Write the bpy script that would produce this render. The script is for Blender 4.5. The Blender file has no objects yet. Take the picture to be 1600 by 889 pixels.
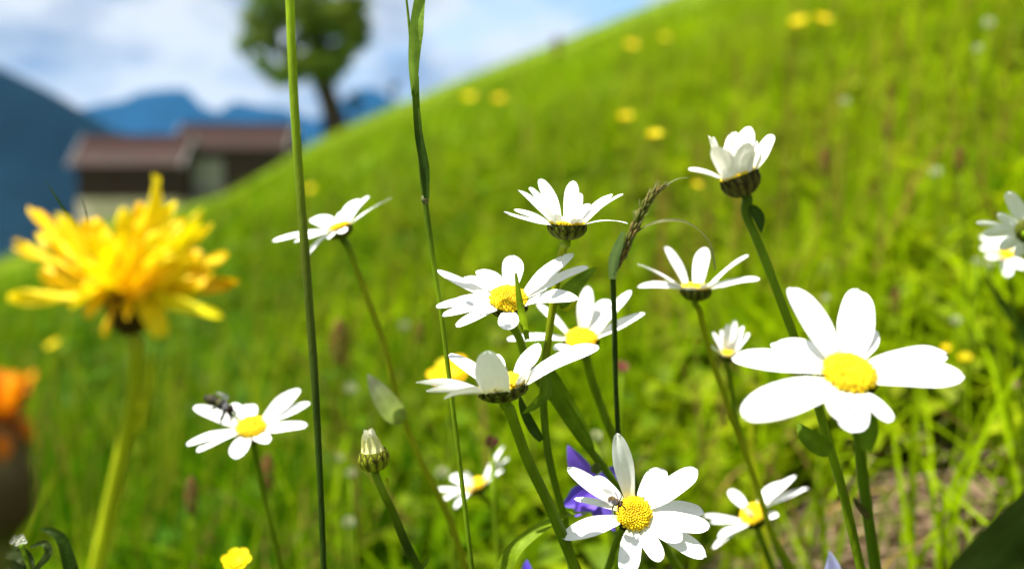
import bpy, math, random
import numpy as np
from mathutils import Vector, noise as mnoise

random.seed(7)
rng = np.random.default_rng(11)
SC = bpy.context.scene
COL = SC.collection

# ------------------------------------------------------------------ camera
FPX = 1556.0
PITCH = math.radians(3.5)
cam_d = bpy.data.cameras.new("camera")
cam = bpy.data.objects.new("camera", cam_d)
COL.objects.link(cam)
cam_d.sensor_width = 36.0
cam_d.lens = 35.0
cam_d.clip_start = 0.01
cam_d.clip_end = 30000
cam_d.dof.use_dof = True
cam_d.dof.focus_distance = 0.284
cam_d.dof.aperture_fstop = 6.3
cam.location = (0, 0, 0)
cam.rotation_euler = (math.pi / 2 - PITCH, 0, 0)
SC.camera = cam

# ------------------------------------------------------------------ light
SUN_DIR = Vector((-0.38, -0.10, 0.90)).normalized()
SKY_STRENGTH = 0.08
SUN_STRENGTH = 4.6
SC.view_settings.view_transform = 'Standard'
SC.view_settings.look = 'None'
SC.view_settings.gamma = 1.0
SC.view_settings.use_curve_mapping = False
SC.view_settings.exposure = 1.6

sun_d = bpy.data.lights.new("sun", 'SUN')
sun_d.energy = SUN_STRENGTH
sun_d.angle = math.radians(0.5)
sun_d.color = (1.0, 0.95, 0.87)
sun = bpy.data.objects.new("sun", sun_d)
COL.objects.link(sun)
sun.rotation_euler = (-SUN_DIR).to_track_quat('-Z', 'Y').to_euler()

world = bpy.data.worlds.new("World")
SC.world = world
world.use_nodes = True
nt = world.node_tree
nt.nodes.clear()
def N(t, k, **kw):
    n = t.nodes.new(k)
    for a, b in kw.items():
        setattr(n, a, b)
    return n
def L(t, a, b):
    t.links.new(a, b)
wo = N(nt, 'ShaderNodeOutputWorld')
sky = N(nt, 'ShaderNodeTexSky', sky_type='NISHITA', sun_disc=False)
sky.sun_elevation = math.asin(SUN_DIR.z)
sky.sun_rotation = math.atan2(SUN_DIR.x, SUN_DIR.y)
sky.altitude = 1200
bg_sky = N(nt, 'ShaderNodeBackground')
bg_sky.inputs['Strength'].default_value = SKY_STRENGTH
L(nt, sky.outputs[0], bg_sky.inputs['Color'])
tc = N(nt, 'ShaderNodeTexCoord')
mp = N(nt, 'ShaderNodeMapping')
mp.inputs['Scale'].default_value = (1.0, 1.0, 1.9)
mp.inputs['Location'].default_value = (6.6, 3.142, 0.25)
L(nt, tc.outputs['Generated'], mp.inputs['Vector'])
cn = N(nt, 'ShaderNodeTexNoise')
cn.inputs['Scale'].default_value = 4.2
cn.inputs['Detail'].default_value = 6
cn.inputs['Roughness'].default_value = 0.55
L(nt, mp.outputs[0], cn.inputs['Vector'])
cr = N(nt, 'ShaderNodeValToRGB')
cr.color_ramp.elements[0].position = 0.26
cr.color_ramp.elements[0].color = (0, 0, 0, 1)
cr.color_ramp.elements[1].position = 0.44
cr.color_ramp.elements[1].color = (1, 1, 1, 1)
L(nt, cn.outputs['Fac'], cr.inputs[0])
cn2 = N(nt, 'ShaderNodeTexNoise')
cn2.inputs['Scale'].default_value = 9.0
cn2.inputs['Detail'].default_value = 4
L(nt, mp.outputs[0], cn2.inputs['Vector'])
cr2 = N(nt, 'ShaderNodeValToRGB')
cr2.color_ramp.elements[0].position = 0.33
cr2.color_ramp.elements[0].color = (0.40, 0.43, 0.52, 1)
cr2.color_ramp.elements[1].position = 0.56
cr2.color_ramp.elements[1].color = (1.0, 0.97, 0.93, 1)
L(nt, cn2.outputs['Fac'], cr2.inputs[0])
bg_cl = N(nt, 'ShaderNodeBackground')
bg_cl.inputs['Strength'].default_value = 0.33
L(nt, cr2.outputs[0], bg_cl.inputs['Color'])
mx = N(nt, 'ShaderNodeMixShader')
L(nt, cr.outputs[0], mx.inputs[0])
L(nt, bg_sky.outputs[0], mx.inputs[1])
L(nt, bg_cl.outputs[0], mx.inputs[2])
L(nt, mx.outputs[0], wo.inputs['Surface'])

SC.render.engine = 'CYCLES'
SC.cycles.use_denoising = True
SC.cycles.max_bounces = 6
SC.cycles.diffuse_bounces = 3
SC.cycles.transmission_bounces = 3
SC.cycles.volume_bounces = 0
SC.cycles.transparent_max_bounces = 6
SC.cycles.caustics_reflective = False
SC.cycles.caustics_refractive = False

# ------------------------------------------------------------------ helpers
FW = Vector((0, math.cos(PITCH), -math.sin(PITCH)))
UP = Vector((0, math.sin(PITCH), math.cos(PITCH)))
RT = Vector((1, 0, 0))
def ray(px, py):
    return FW + RT * ((px - 800.0) / FPX) + UP * ((444.5 - py) / FPX)
def at(px, py, d):
    return ray(px, py) * d

def plane_z(x, y):
    return 0.386 * x + 0.166 * y - 0.40
def ground(x, y):
    z = plane_z(x, y)
    if y > 80: z -= (y - 80) ** 2 * 0.0045
    if x < -46: z -= (-46 - x) ** 2 * 0.006
    if x > 60: z -= (x - 60) ** 2 * 0.002 if x < 150 else 16.2 + (x - 150) * 0.4
    r = math.hypot(x, y)
    if y > 8: z -= .022 * min(r, 95) * math.exp(-((math.degrees(math.atan2(x, y)) + 16.5) / 4.2) ** 2) * min(1, (r - 8) / 14)
    z += 0.018 * mnoise.noise(Vector((x * 3.1, y * 3.1, 0.3))) * min(1, r * 1.5)
    z += 0.05 * mnoise.noise(Vector((x * .7, y * .7, 4.3))) * min(1, r / 4)
    z += 0.35 * mnoise.noise(Vector((x * .09, y * .09, 9.3))) * min(1, max(0, r - 8) / 20)
    return max(z, -160 + 8 * mnoise.noise(Vector((x * .003, y * .003, 1))))

class MB:
    def __init__(s):
        s.v = []; s.f = []; s.c = []
    def add(s, vs, fs, col):
        o = len(s.v)
        s.v += [tuple(p) for p in vs]
        if col and not isinstance(col[0], (tuple, list)):
            s.c += [col] * len(vs)
        else:
            s.c += list(col)
        s.f += [tuple(i + o for i in f) for f in fs]
    def build(s, name, mat, parent=None, smooth=True):
        org = Vector((0, 0, 0))
        p = parent
        while p is not None:
            org += p.location; p = p.parent
        me = bpy.data.meshes.new(name)
        me.from_pydata([(a - org.x, b - org.y, c - org.z) for a, b, c in s.v], [], s.f)
        at_ = me.attributes.new('col', 'FLOAT_COLOR', 'POINT')
        at_.data.foreach_set('color', np.array([(c[0], c[1], c[2], 1.0) for c in s.c], dtype=np.float32).ravel())
        if smooth:
            me.polygons.foreach_set('use_smooth', [True] * len(me.polygons))
        me.materials.append(mat)
        me.update()
        ob = bpy.data.objects.new(name, me)
        COL.objects.link(ob)
        if parent is not None: ob.parent = parent
        return ob

def thing(name, label, cat, loc=(0, 0, 0), group=None):
    o = bpy.data.objects.new(name, None)
    o.empty_display_size = 0.01
    COL.objects.link(o)
    o.location = loc
    return tag(o, label, cat, group)
def tag(o, label, cat, group=None):
    o['label'] = label; o['category'] = cat
    if group: o['group'] = group
    return o
def kind(o, k):
    o['kind'] = k
    return o

def plantmat(name, trans=0.3, rough=0.55, spec=0.3, var=0.25, nscale=60.0, bump=0.0, bscale=300.0, stretch=(1, 1, 1), tboost=1.0):
    m = bpy.data.materials.new(name); m.use_nodes = True
    t = m.node_tree; t.nodes.clear()
    out = N(t, 'ShaderNodeOutputMaterial')
    a = N(t, 'ShaderNodeAttribute', attribute_name='col')
    tcn = N(t, 'ShaderNodeTexCoord')
    mpn = N(t, 'ShaderNodeMapping'); mpn.inputs['Scale'].default_value = stretch
    L(t, tcn.outputs['Object'], mpn.inputs['Vector'])
    nz = N(t, 'ShaderNodeTexNoise'); nz.inputs['Scale'].default_value = nscale; nz.inputs['Detail'].default_value = 3
    L(t, mpn.outputs[0], nz.inputs['Vector'])
    mr = N(t, 'ShaderNodeMapRange')
    mr.inputs['To Min'].default_value = 1 - var; mr.inputs['To Max'].default_value = 1 + var
    mr.inputs['From Min'].default_value = 0.3; mr.inputs['From Max'].default_value = 0.7
    L(t, nz.outputs['Fac'], mr.inputs['Value'])
    mul = N(t, 'ShaderNodeVectorMath', operation='MULTIPLY')
    cmb = N(t, 'ShaderNodeCombineXYZ')
    for i in range(3): L(t, mr.outputs[0], cmb.inputs[i])
    L(t, a.outputs['Color'], mul.inputs[0]); L(t, cmb.outputs[0], mul.inputs[1])
    p = N(t, 'ShaderNodeBsdfPrincipled')
    p.inputs['Roughness'].default_value = rough
    p.inputs['Specular IOR Level'].default_value = spec
    L(t, mul.outputs[0], p.inputs['Base Color'])
    if bump > 0:
        bn = N(t, 'ShaderNodeTexNoise'); bn.inputs['Scale'].default_value = bscale; bn.inputs['Detail'].default_value = 2
        L(t, mpn.outputs[0], bn.inputs['Vector'])
        b = N(t, 'ShaderNodeBump'); b.inputs['Strength'].default_value = bump; b.inputs['Distance'].default_value = 0.001
        L(t, bn.outputs['Fac'], b.inputs['Height']); L(t, b.outputs[0], p.inputs['Normal'])
    if trans > 0:
        tr = N(t, 'ShaderNodeBsdfTranslucent')
        if tboost != 1.0:
            sc = N(t, 'ShaderNodeVectorMath', operation='SCALE'); sc.inputs['Scale'].default_value = tboost
            L(t, mul.outputs[0], sc.inputs[0]); L(t, sc.outputs[0], tr.inputs['Color'])
        else:
            L(t, mul.outputs[0], tr.inputs['Color'])
        mxs = N(t, 'ShaderNodeMixShader'); mxs.inputs[0].default_value = trans
        L(t, p.outputs[0], mxs.inputs[1]); L(t, tr.outputs[0], mxs.inputs[2])
        L(t, mxs.outputs[0], out.inputs['Surface'])
    else:
        L(t, p.outputs[0], out.inputs['Surface'])
    return m

M_PETAL = plantmat('white_petal', 0.10, 0.6, 0.2, 0.03, 700, 0.0)
M_YPETAL = plantmat('yellow_petal', 0.35, 0.55, 0.2, 0.10, 300)
M_DISC = plantmat('yellow_disc', 0.0, 0.6, 0.2, 0.15, 900)
M_BRACT = plantmat('green_bract', 0.0, 0.7, 0.08, 0.2, 700)
M_STEM = plantmat('green_stem', 0.22, 0.5, 0.12, 0.25, 180, 0.25, 900, (1, 1, .25))
M_LEAF = plantmat('green_leaf', 0.42, 0.5, 0.10, 0.25, 160, 0.3, 700)
M_GRASS = plantmat('meadow_grass', 0.36, 0.6, 0.0, 0.2, 6, tboost=1.5)
M_INSECT = plantmat('insect_body', 0.0, 0.65, 0.15, 0.3, 2500, 0.4, 4000)
M_TREE = plantmat('tree_foliage', 0.35, 0.6, 0.2, 0.25, 0.8)
M_BARK = plantmat('tree_bark', 0.0, 0.9, 0.1, 0.35, 3, 0.6, 8, (1, 1, .3))
M_WOOD = plantmat('weathered_boards', 0.0, 0.85, 0.15, 0.35, 2.5, 0.5, 9, (3, 3, .2))
M_ROOF = plantmat('roof_shingles', 0.0, 0.85, 0.15, 0.25, 2.2, 0.5, 14)
M_STONE = plantmat('plaster_wall', 0.0, 0.9, 0.1, 0.18, 1.6, 0.4, 12)
mw = bpy.data.materials.new('insect_wing'); mw.use_nodes = True
_p = mw.node_tree.nodes['Principled BSDF']
_p.inputs['Base Color'].default_value = (.06, .06, .065, 1); _p.inputs['Alpha'].default_value = 0.45; _p.inputs['Roughness'].default_value = 0.25
_n = N(mw.node_tree, 'ShaderNodeTexNoise'); _n.inputs['Scale'].default_value = 1500
_r = N(mw.node_tree, 'ShaderNodeMapRange'); _r.inputs['To Min'].default_value = .3; _r.inputs['To Max'].default_value = .7
L(mw.node_tree, _n.outputs['Fac'], _r.inputs['Value']); L(mw.node_tree, _r.outputs[0], _p.inputs['Alpha'])
M_WING = mw

def smooth_path(pts, sub=6):
    pts = [Vector(p) for p in pts]
    if len(pts) < 3: 
        return [pts[0].lerp(pts[-1], i / sub) for i in range(sub + 1)] if len(pts) == 2 else pts
    P = [pts[0] * 2 - pts[1]] + pts + [pts[-1] * 2 - pts[-2]]
    out = []
    for i in range(1, len(P) - 2):
        a, b, c, d = P[i - 1], P[i], P[i + 1], P[i + 2]
        for k in range(sub):
            t = k / sub
            out.append(0.5 * ((2 * b) + (c - a) * t + (2 * a - 5 * b + 4 * c - d) * t * t + (3 * b - a - 3 * c + d) * t ** 3))
    out.append(P[-2].copy())
    return out

def interp(vals, t):
    if not isinstance(vals, (list, tuple)): return vals
    x = t * (len(vals) - 1); i = min(int(x), len(vals) - 2); f = x - i
    return vals[i] * (1 - f) + vals[i + 1] * f

def tube(mb, path, rad, col, sides=9, ridge=0.08, cap=True, jitter=0.0):
    n = len(path)
    prev = None
    vs = []; cs = []
    for i, p in enumerate(path):
        a = path[max(0, i - 1)]; b = path[min(n - 1, i + 1)]
        T = (b - a).normalized()
        if prev is None:
            u = T.cross(Vector((0, 1, 0.13))); u.normalize()
        else:
            u = (prev - T * prev.dot(T)).normalized()
        prev = u
        w = T.cross(u)
        t = i / (n - 1)
        r = interp(rad, t)
        r *= 1 + jitter * mnoise.noise(p * 90)
        for k in range(sides):
            g = 2 * math.pi * k / sides
            rr = r * (1 + (ridge if k % 2 else -ridge))
            vs.append(p + u * (math.cos(g) * rr) + w * (math.sin(g) * rr))
            if isinstance(col[0], (list, tuple)):
                cs.append(tuple(interp([c[q] for c in col], t) for q in range(3)))
            else:
                cs.append(col)
    fs = []
    for i in range(n - 1):
        for k in range(sides):
            k2 = (k + 1) % sides
            fs.append((i * sides + k, i * sides + k2, (i + 1) * sides + k2, (i + 1) * sides + k))
    if cap:
        fs.append(tuple(range(sides))[::-1]); fs.append(tuple(range((n - 1) * sides, n * sides)))
    mb.add(vs, fs, cs)

def pxpath(pts, depth):
    """pixel polyline -> world; depth is a number or a list interpolated along it"""
    out = []
    for i, p in enumerate(pts):
        d = p[2] if len(p) > 2 else interp(depth, i / max(1, len(pts) - 1))
        out.append(at(p[0], p[1], d))
    return out

def to_ground(path):
    """carry a stem on below its last point down into the soil"""
    p = path[-1]; q = path[-2]
    d = (p - q).normalized()
    d = Vector((d.x * .45, d.y * .45 + .02, min(d.z, -.5))).normalized()
    g = p.copy(); k = 0
    pts = list(path)
    while g.z > ground(g.x, g.y) - 0.006 and k < 120:
        d = (d * .9 + Vector((0, 0.02, -1)) * .1).normalized()
        g = g + d * 0.012; k += 1
        if k % 4 == 0: pts.append(g.copy())
    pts.append(g)
    return pts, g

G1 = (.165, .260, .006); G2 = (.105, .185, .006); G3 = (.30, .34, .006); GD = (.030, .062, .006)

def leaf_sheet(mb, path, width, col, face=None, fold=0.25, twist=0.0, cols=5, prof='leaf', wave=0.0):
    """a leaf: path of the midrib, width in metres (number or list), face = direction the upper side looks to"""
    n = len(path)
    tot = 0
    vs = []; cs = []
    half = (cols - 1) // 2
    for i, p in enumerate(path):
        t = i / (n - 1)
        a = path[max(0, i - 1)]; b = path[min(n - 1, i + 1)]
        T = (b - a).normalized()
        f = Vector(face) if face is not None else -p.normalized()
        S = T.cross(f)
        if S.length < 1e-4: S = T.cross(Vector((0, 0, 1)))
        S.normalize(); Nn = S.cross(T).normalized()
        tw = interp(twist, t)
        S2 = S * math.cos(tw) + Nn * math.sin(tw); N2 = S2.cross(T).normalized()
        if prof == 'leaf':
            w = math.sin(math.pi * min(1, (t * .93 + .07)) ** .8) ** .75 if t < 1 else 0.02
        elif prof == 'blade':
            w = min(1, (1 - t) ** .6 * 1.05 + .01)
        else:
            w = 1.0
        hw = interp(width, t) * .5 * w
        for k in range(-half, half + 1):
            s = k / half
            q = p + S2 * (s * hw) + N2 * (fold * hw * abs(s) + wave * hw * math.sin(t * 17 + s * 2) * abs(s))
            vs.append(q)
            sh = 1.18 if k == 0 else 1.0
            c = col
            if isinstance(col[0], (list, tuple)):
                c = tuple(interp([cc[q_] for cc in col], t) for q_ in range(3))
            cs.append((c[0] * sh, c[1] * sh, c[2] * sh))
    fs = []
    for i in range(n - 1):
        for k in range(cols - 1):
            fs.append((i * cols + k, i * cols + k + 1, (i + 1) * cols + k + 1, (i + 1) * cols + k))
    mb.add(vs, fs, cs)

ROWS = [0, .08, .18, .3, .42, .54, .66, .76, .84, .9, .945, .975, 1.0]
def petal_mesh(base, tip, n, width, curl=.08, twist=0.0, cup=.12, col=(.82, .83, .82), notch=.02, narrow=.45, seed=0, radial=None, point=0):
    width = width * (1.04 if point == 0 else 1.0); wav = .05 if point < 0 else .008
    mb = MB()
    ax = tip - base; Ln = ax.length
    axn = ax.normalized()
    ref = n if radial is None else None
    if radial is None:
        S = n.cross(axn)
    else:
        S = n.cross(radial)
    S.normalize()
    Nn = axn.cross(S).normalized()
    if Nn.dot(n) < 0 and radial is None: Nn = -Nn
    S = S * math.cos(twist) + Nn * math.sin(twist)
    Nn = axn.cross(S).normalized()
    if Nn.dot(n) < 0 and radial is None: Nn = -Nn
    ctrl = base.lerp(tip, .5) + Nn * (curl * Ln * 1.0)
    cols = 9
    rr = random.Random(seed)
    ph = rr.uniform(0, 6)
    nph = rr.uniform(-.4, .4)
    vs = []; cs = []
    asym = rr.uniform(-.08, .08)
    for t in ROWS:
        if t < .52:
            w = narrow + (1 - narrow) * math.sin(t / .52 * math.pi / 2)
        else:
            u = (t - .52) / .48
            w = math.sqrt(max(0, 1 - u ** 2.05)) * .97 + .03
            if point < 0: w = math.sqrt(max(0, 1 - u ** 4.5)) * .97 + .03
            if point > 0: w = (1 - u) ** .8 * .97 + .02
        for k in range(cols):
            s = -1 + 2 * k / (cols - 1)
            tt = t - (notch * (.5 - .5 * math.cos((s + nph) * math.pi * 2.2)) if t > .8 else 0) * (t - .8) / .2
            B = base * (1 - tt) ** 2 + ctrl * (2 * tt * (1 - tt)) + tip * tt ** 2
            hw = width * .5 * w * (1 + .04 * math.sin(9 * t + ph))
            rdg = .055 * math.cos(s * math.pi * 2.5) * (1 - .3 * t)
            z = hw * (cup * s * s + rdg) + Ln * wav * math.sin(t * 7 + ph + s * 2)
            vs.append(B + S * (hw * s + asym * width * t * t) + Nn * z)
            d = 1.0 - .03 * (k % 2)
            g = max(0, .14 - t) / .14
            cs.append((col[0] * d, col[1] * d, col[2] * d * (1 - .5 * g)))
    fs = []
    for i in range(len(ROWS) - 1):
        for k in range(cols - 1):
            fs.append((i * cols + k, i * cols + k + 1, (i + 1) * cols + k + 1, (i + 1) * cols + k))
    mb.add(vs, fs, cs)
    return mb

def frame_of(n):
    n = n.normalized()
    u = Vector((1, 0, 0)); u = (u - n * n.dot(u)).normalized()
    v = n.cross(u)
    return n, u, v

def dome_disc(C, n, r, height=.45, count=170, cin=(.66, .46, .010), cout=(.86, .60, .006), bump=.5):
    n, u, v = frame_of(n)
    mb = MB()
    K = 20; R = 6
    vs = []; fs = []
    for i in range(R + 1):
        a = i / R * math.pi / 2
        for k in range(K):
            g = 2 * math.pi * k / K
            vs.append(C + (u * math.cos(g) + v * math.sin(g)) * (r * .97 * math.cos(a)) + n * (r * height * .86 * math.sin(a)))
    for i in range(R):
        for k in range(K):
            k2 = (k + 1) % K
            fs.append((i * K + k, i * K + k2, (i + 1) * K + k2, (i + 1) * K + k))
    mb.add(vs, fs, tuple(c * .8 for c in cin))
    ga = math.pi * (3 - math.sqrt(5))
    br = r * 1.05 / math.sqrt(count)
    for i in range(count):
        q = math.sqrt((i + .5) / count)
        g = i * ga
        el = math.acos(min(1, q))
        p = C + (u * math.cos(g) + v * math.sin(g)) * (r * q) + n * (r * height * (math.sin(el) - .16 * math.exp(-(q / .32) ** 2)))
        nn = ((u * math.cos(g) + v * math.sin(g)) * (q * height) + n * math.sqrt(max(.05, 1 - q * q)) * 1.0 + n * .15).normalized()
        _, a1, b1 = frame_of(nn)
        rr = br * random.uniform(.8, 1.12) * (1.1 if q > .6 else .9)
        hh = rr * random.uniform(.9, 1.7) * bump * 2
        c = tuple(ci + (co - ci) * min(1, q * 1.5) for ci, co in zip(cin, cout))
        d = random.uniform(.8, 1.1); c = (c[0] * d, c[1] * d * random.uniform(.92, 1.05), c[2])
        ring0 = []; vs = []
        for (f, h) in ((1.0, -.3), (.95, .45), (.55, .95)):
            for k in range(6):
                gg = 2 * math.pi * k / 6
                vs.append(p + (a1 * math.cos(gg) + b1 * math.sin(gg)) * (rr * f) + nn * (hh * h))
        vs.append(p + nn * hh * .8)
        fs = []
        for ri in range(2):
            for k in range(6):
                k2 = (k + 1) % 6
                fs.append((ri * 6 + k, ri * 6 + k2, (ri + 1) * 6 + k2, (ri + 1) * 6 + k))
        for k in range(6): fs.append((12 + k, 12 + (k + 1) % 6, 18))
        dk = tuple(x * .62 for x in c)
        mb.add(vs, fs, [c] * 18 + [dk])
    return mb

CUP = [(1.03, .05), (1.04, -.10), (1.0, -.28), (.88, -.48), (.66, -.66), (.40, -.78), (.22, -.86)]
def involucre_mesh(C, n, r, depth=1.0, green=(.085, .105, .008), dark=(.018, .008, .004), rows=2, per=15, open_=1.0):
    n, u, v = frame_of(n)
    mb = MB()
    K = 24
    def surf(t, g, off=0):
        x = t * (len(CUP) - 1); i = min(int(x), len(CUP) - 2); f = x - i
        rr = CUP[i][0] * (1 - f) + CUP[i + 1][0] * f
        h = CUP[i][1] * (1 - f) + CUP[i + 1][1] * f
        e = u * math.cos(g) + v * math.sin(g)
        return C + e * (r * (rr + off)) + n * (r * h * depth) - n * (off * r * .4)
    vs = []; fs = []
    for i in range(len(CUP)):
        for k in range(K):
            vs.append(surf(i / (len(CUP) - 1), 2 * math.pi * k / K))
    for i in range(len(CUP) - 1):
        for k in range(K):
            k2 = (k + 1) % K
            fs.append((i * K + k, (i + 1) * K + k, (i + 1) * K + k2, i * K + k2))
    fs.append(tuple(range((len(CUP) - 1) * K, len(CUP) * K))[::-1])
    mb.add(vs, fs, tuple(g * .6 for g in green))
    for ro in range(rows):
        t0 = ro * .24 - .02; t1 = t0 + (.80 if ro == 0 else .62)
        np_ = per - 1 if ro < 1 else per - 3
        for k in range(np_):
            g0 = 2 * math.pi * (k + .5 * (ro % 2)) / np_ + random.uniform(-.05, .05)
            hwid = math.pi / np_ * 1.02
            t00 = max(0.0, t0 + random.uniform(-.03, .03)); t11 = min(1.0, t1)
            vs = []; cs = []
            for j in range(8):
                q = j / 7
                t = t00 + (t11 - t00) * q
                w = hwid * (.10 + .90 * min(1, q * 2.6) ** .8) * (1 if q < .7 else 1 - .35 * (q - .7) / .3)
                for kk in range(7):
                    x_ = -1 + kk / 3
                    off = .03 + .025 * ro + .06 * (1 - x_ * x_) * (1 - .4 * q)
                    vs.append(surf(t, g0 + x_ * w, off))
                    e = abs(x_)
                    if e > .9 or q < .10 or (q < .26 and e > .5): c = dark
                    elif e > .6: c = tuple(.5 * x + .5 * y for x, y in zip(green, dark)) if q < .7 else green
                    else:
                        m = random.uniform(.85, 1.15); c = tuple(x * m * (1.3 if e < .2 else 1) for x in green)
                    cs.append(c)
            fs = []
            for j in range(7):
                for kk in range(6):
                    fs.append((j * 7 + kk, (j + 1) * 7 + kk, (j + 1) * 7 + kk + 1, j * 7 + kk + 1))
            mb.add(vs, fs, cs)
    return mb

def zz(z):
    ox, oy, s = z
    return lambda x, y: (ox + x / s, oy + y / s)

SEED = [0]
def daisy(label, depth, z, center, n, rd, R, petals, stem, stem_w=13, sdepth=None, leaves=(), group='white daisies in the meadow',
          inv=1.0, cat='daisy', stem_col=None, dh=.45, count=170, has_disc=True, curl=.07, name='daisy', petal_col=(.82, .83, .82), stemcut=True, invk={}):
    """center, rd, R and petal tips in zoom pixels of z=(ox,oy,scale)"""
    f = zz(z); s = z[2]
    c = f(*center)
    C = at(c[0], c[1], depth)
    mpp = depth / FPX                 # metres per photo pixel at that depth
    n, u, v = frame_of(Vector(n))
    r = rd / s * mpp
    Rm = R / s * mpp
    neck = C - n * (r * .84 * inv)
    sd = sdepth if sdepth is not None else [depth, depth + .02]
    sp = [neck + n * (r * .10), neck - n * (r * .25)] + pxpath(stem, sd)
    sp = smooth_path(sp, 5)
    sp2, base = to_ground(sp)
    root = thing(name, label, cat, (base.x, base.y, ground(base.x, base.y)), group)
    mb = MB()
    w0 = stem_w / 2 * mpp
    tube(mb, sp2, [w0 * 1.05, w0 * .92, w0 * .95, w0], stem_col or [G1, G1, G2, G1], 12, .10, jitter=.08)
    mb.build('stem', M_STEM, root)
    for lf in leaves:
        mb = MB()
        k = dict(lf)
        lp = pxpath(k.pop('p'), k.pop('d', depth + .004)); wd = k.pop('w')
        wd = [q * mpp for q in wd] if isinstance(wd, (list, tuple)) else wd * mpp
        lp = smooth_path(lp, 5)
        leaf_sheet(mb, lp, wd, k.pop('col', G2), **k)
        mb.build('leaf', M_LEAF, root)
    involucre_mesh(C, n, r, inv, **invk).build('involucre', M_BRACT, root)
    if has_disc:
        dome_disc(C + n * r * .05, n, r * .97, dh, count).build('disc', M_DISC, root)
    for q in petals:
        SEED[0] += 1
        tx, ty, sg, w = q[:4]
        o = q[4] if len(q) > 4 else {}
        p = f(tx, ty)
        dvec = ray(*p)
        Rp = o.get('R', None)
        Rp = Rm if Rp is None else Rp / s * mpp
        if sg is None:
            dn = dvec.dot(n)
            t = C.dot(n) / dn
            tip = dvec * t
        else:
            Pl = dvec * depth
            lat = (Pl - C).length
            dd = math.sqrt(max(0, Rp * Rp - lat * lat)) * sg
            tip = dvec * (depth + dd)
        if 'az' in o:
            g = math.radians(o['az'])
            rad = u * math.cos(g) + v * math.sin(g)
        else:
            rad = tip - C; rad = (rad - n * rad.dot(n)).normalized()
        b = C + rad * (r * .88) - n * (r * .02) + n * (r * .0006 * (SEED[0] % 7) * 10)
        pm = petal_mesh(b, tip, n, w / s * mpp, o.get('curl', curl + random.uniform(-.03, .03)), o.get('tw', random.uniform(-.12, .12)),
                        o.get('cup', random.uniform(.0, .22)), o.get('col', petal_col), o.get('notch', random.uniform(.01, .035)),
                        o.get('narrow', .48), SEED[0], rad if 'az' in o else None)
        pm.build('petal', M_PETAL, root)
    return root, C

exec_order = []
# ------------------------------------------------------------------ terrain
def build_terrain():
    n = 261
    k = 10.2
    us = np.linspace(-1, 1, n)
    xs = 0.32 * np.sinh(k * us); ys = 0.32 * np.sinh(k * us) + 0.4
    verts = []; cols = []
    for y in ys:
        for x in xs:
            verts.append((x, y, ground(x, y)))
            cols.append((.06, .085, .012))
    faces = []
    for j in range(n - 1):
        for i in range(n - 1):
            a = j * n + i
            faces.append((a, a + 1, a + n + 1, a + n))
    mb = MB(); mb.v = verts; mb.f = faces; mb.c = cols
    m = bpy.data.materials.new('meadow_soil'); m.use_nodes = True
    t = m.node_tree; p = t.nodes['Principled BSDF']; p.inputs['Roughness'].default_value = .95; p.inputs['Specular IOR Level'].default_value = .1
    tcn = N(t, 'ShaderNodeTexCoord')
    n1 = N(t, 'ShaderNodeTexNoise'); n1.inputs['Scale'].default_value = 9; n1.inputs['Detail'].default_value = 8
    n2 = N(t, 'ShaderNodeTexNoise'); n2.inputs['Scale'].default_value = .35; n2.inputs['Detail'].default_value = 6
    L(t, tcn.outputs['Object'], n1.inputs['Vector']); L(t, tcn.outputs['Object'], n2.inputs['Vector'])
    r1 = N(t, 'ShaderNodeValToRGB'); e = r1.color_ramp.elements
    e[0].position = .38; e[0].color = (.022, .035, .004, 1)
    e[1].position = .66; e[1].color = (.15, .11, .045, 1)
    x = e.new(.52); x.color = (.050, .070, .004, 1)
    L(t, n1.outputs['Fac'], r1.inputs[0])
    r2 = N(t, 'ShaderNodeValToRGB'); e = r2.color_ramp.elements
    e[0].position = .35; e[0].color = (.09, .16, .003, 1)
    e[1].position = .68; e[1].color = (.15, .20, .005, 1)
    L(t, n2.outputs['Fac'], r2.inputs[0])
    # nearer soil shows between blades, farther the turf closes
    geo = N(t, 'ShaderNodeVectorMath', operation='LENGTH'); L(t, tcn.outputs['Object'], geo.inputs[0])
    mr = N(t, 'ShaderNodeMapRange'); mr.inputs['From Min'].default_value = 1.5; mr.inputs['From Max'].default_value = 9
    L(t, geo.outputs['Value'], mr.inputs['Value'])
    mxc = N(t, 'ShaderNodeMix', data_type='RGBA')
    L(t, mr.outputs[0], mxc.inputs[0]); L(t, r1.outputs[0], mxc.inputs[6]); L(t, r2.outputs[0], mxc.inputs[7])
    L(t, mxc.outputs[2], p.inputs['Base Color'])
    bm = N(t, 'ShaderNodeBump'); bm.inputs['Strength'].default_value = .6; bm.inputs['Distance'].default_value = .01
    L(t, n1.outputs['Fac'], bm.inputs['Height']); L(t, bm.outputs[0], p.inputs['Normal'])
    o = mb.build('ground', m)
    kind(tag(o, 'steep green alpine meadow slope rising to the right', 'meadow'), 'structure')
build_terrain()

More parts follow.
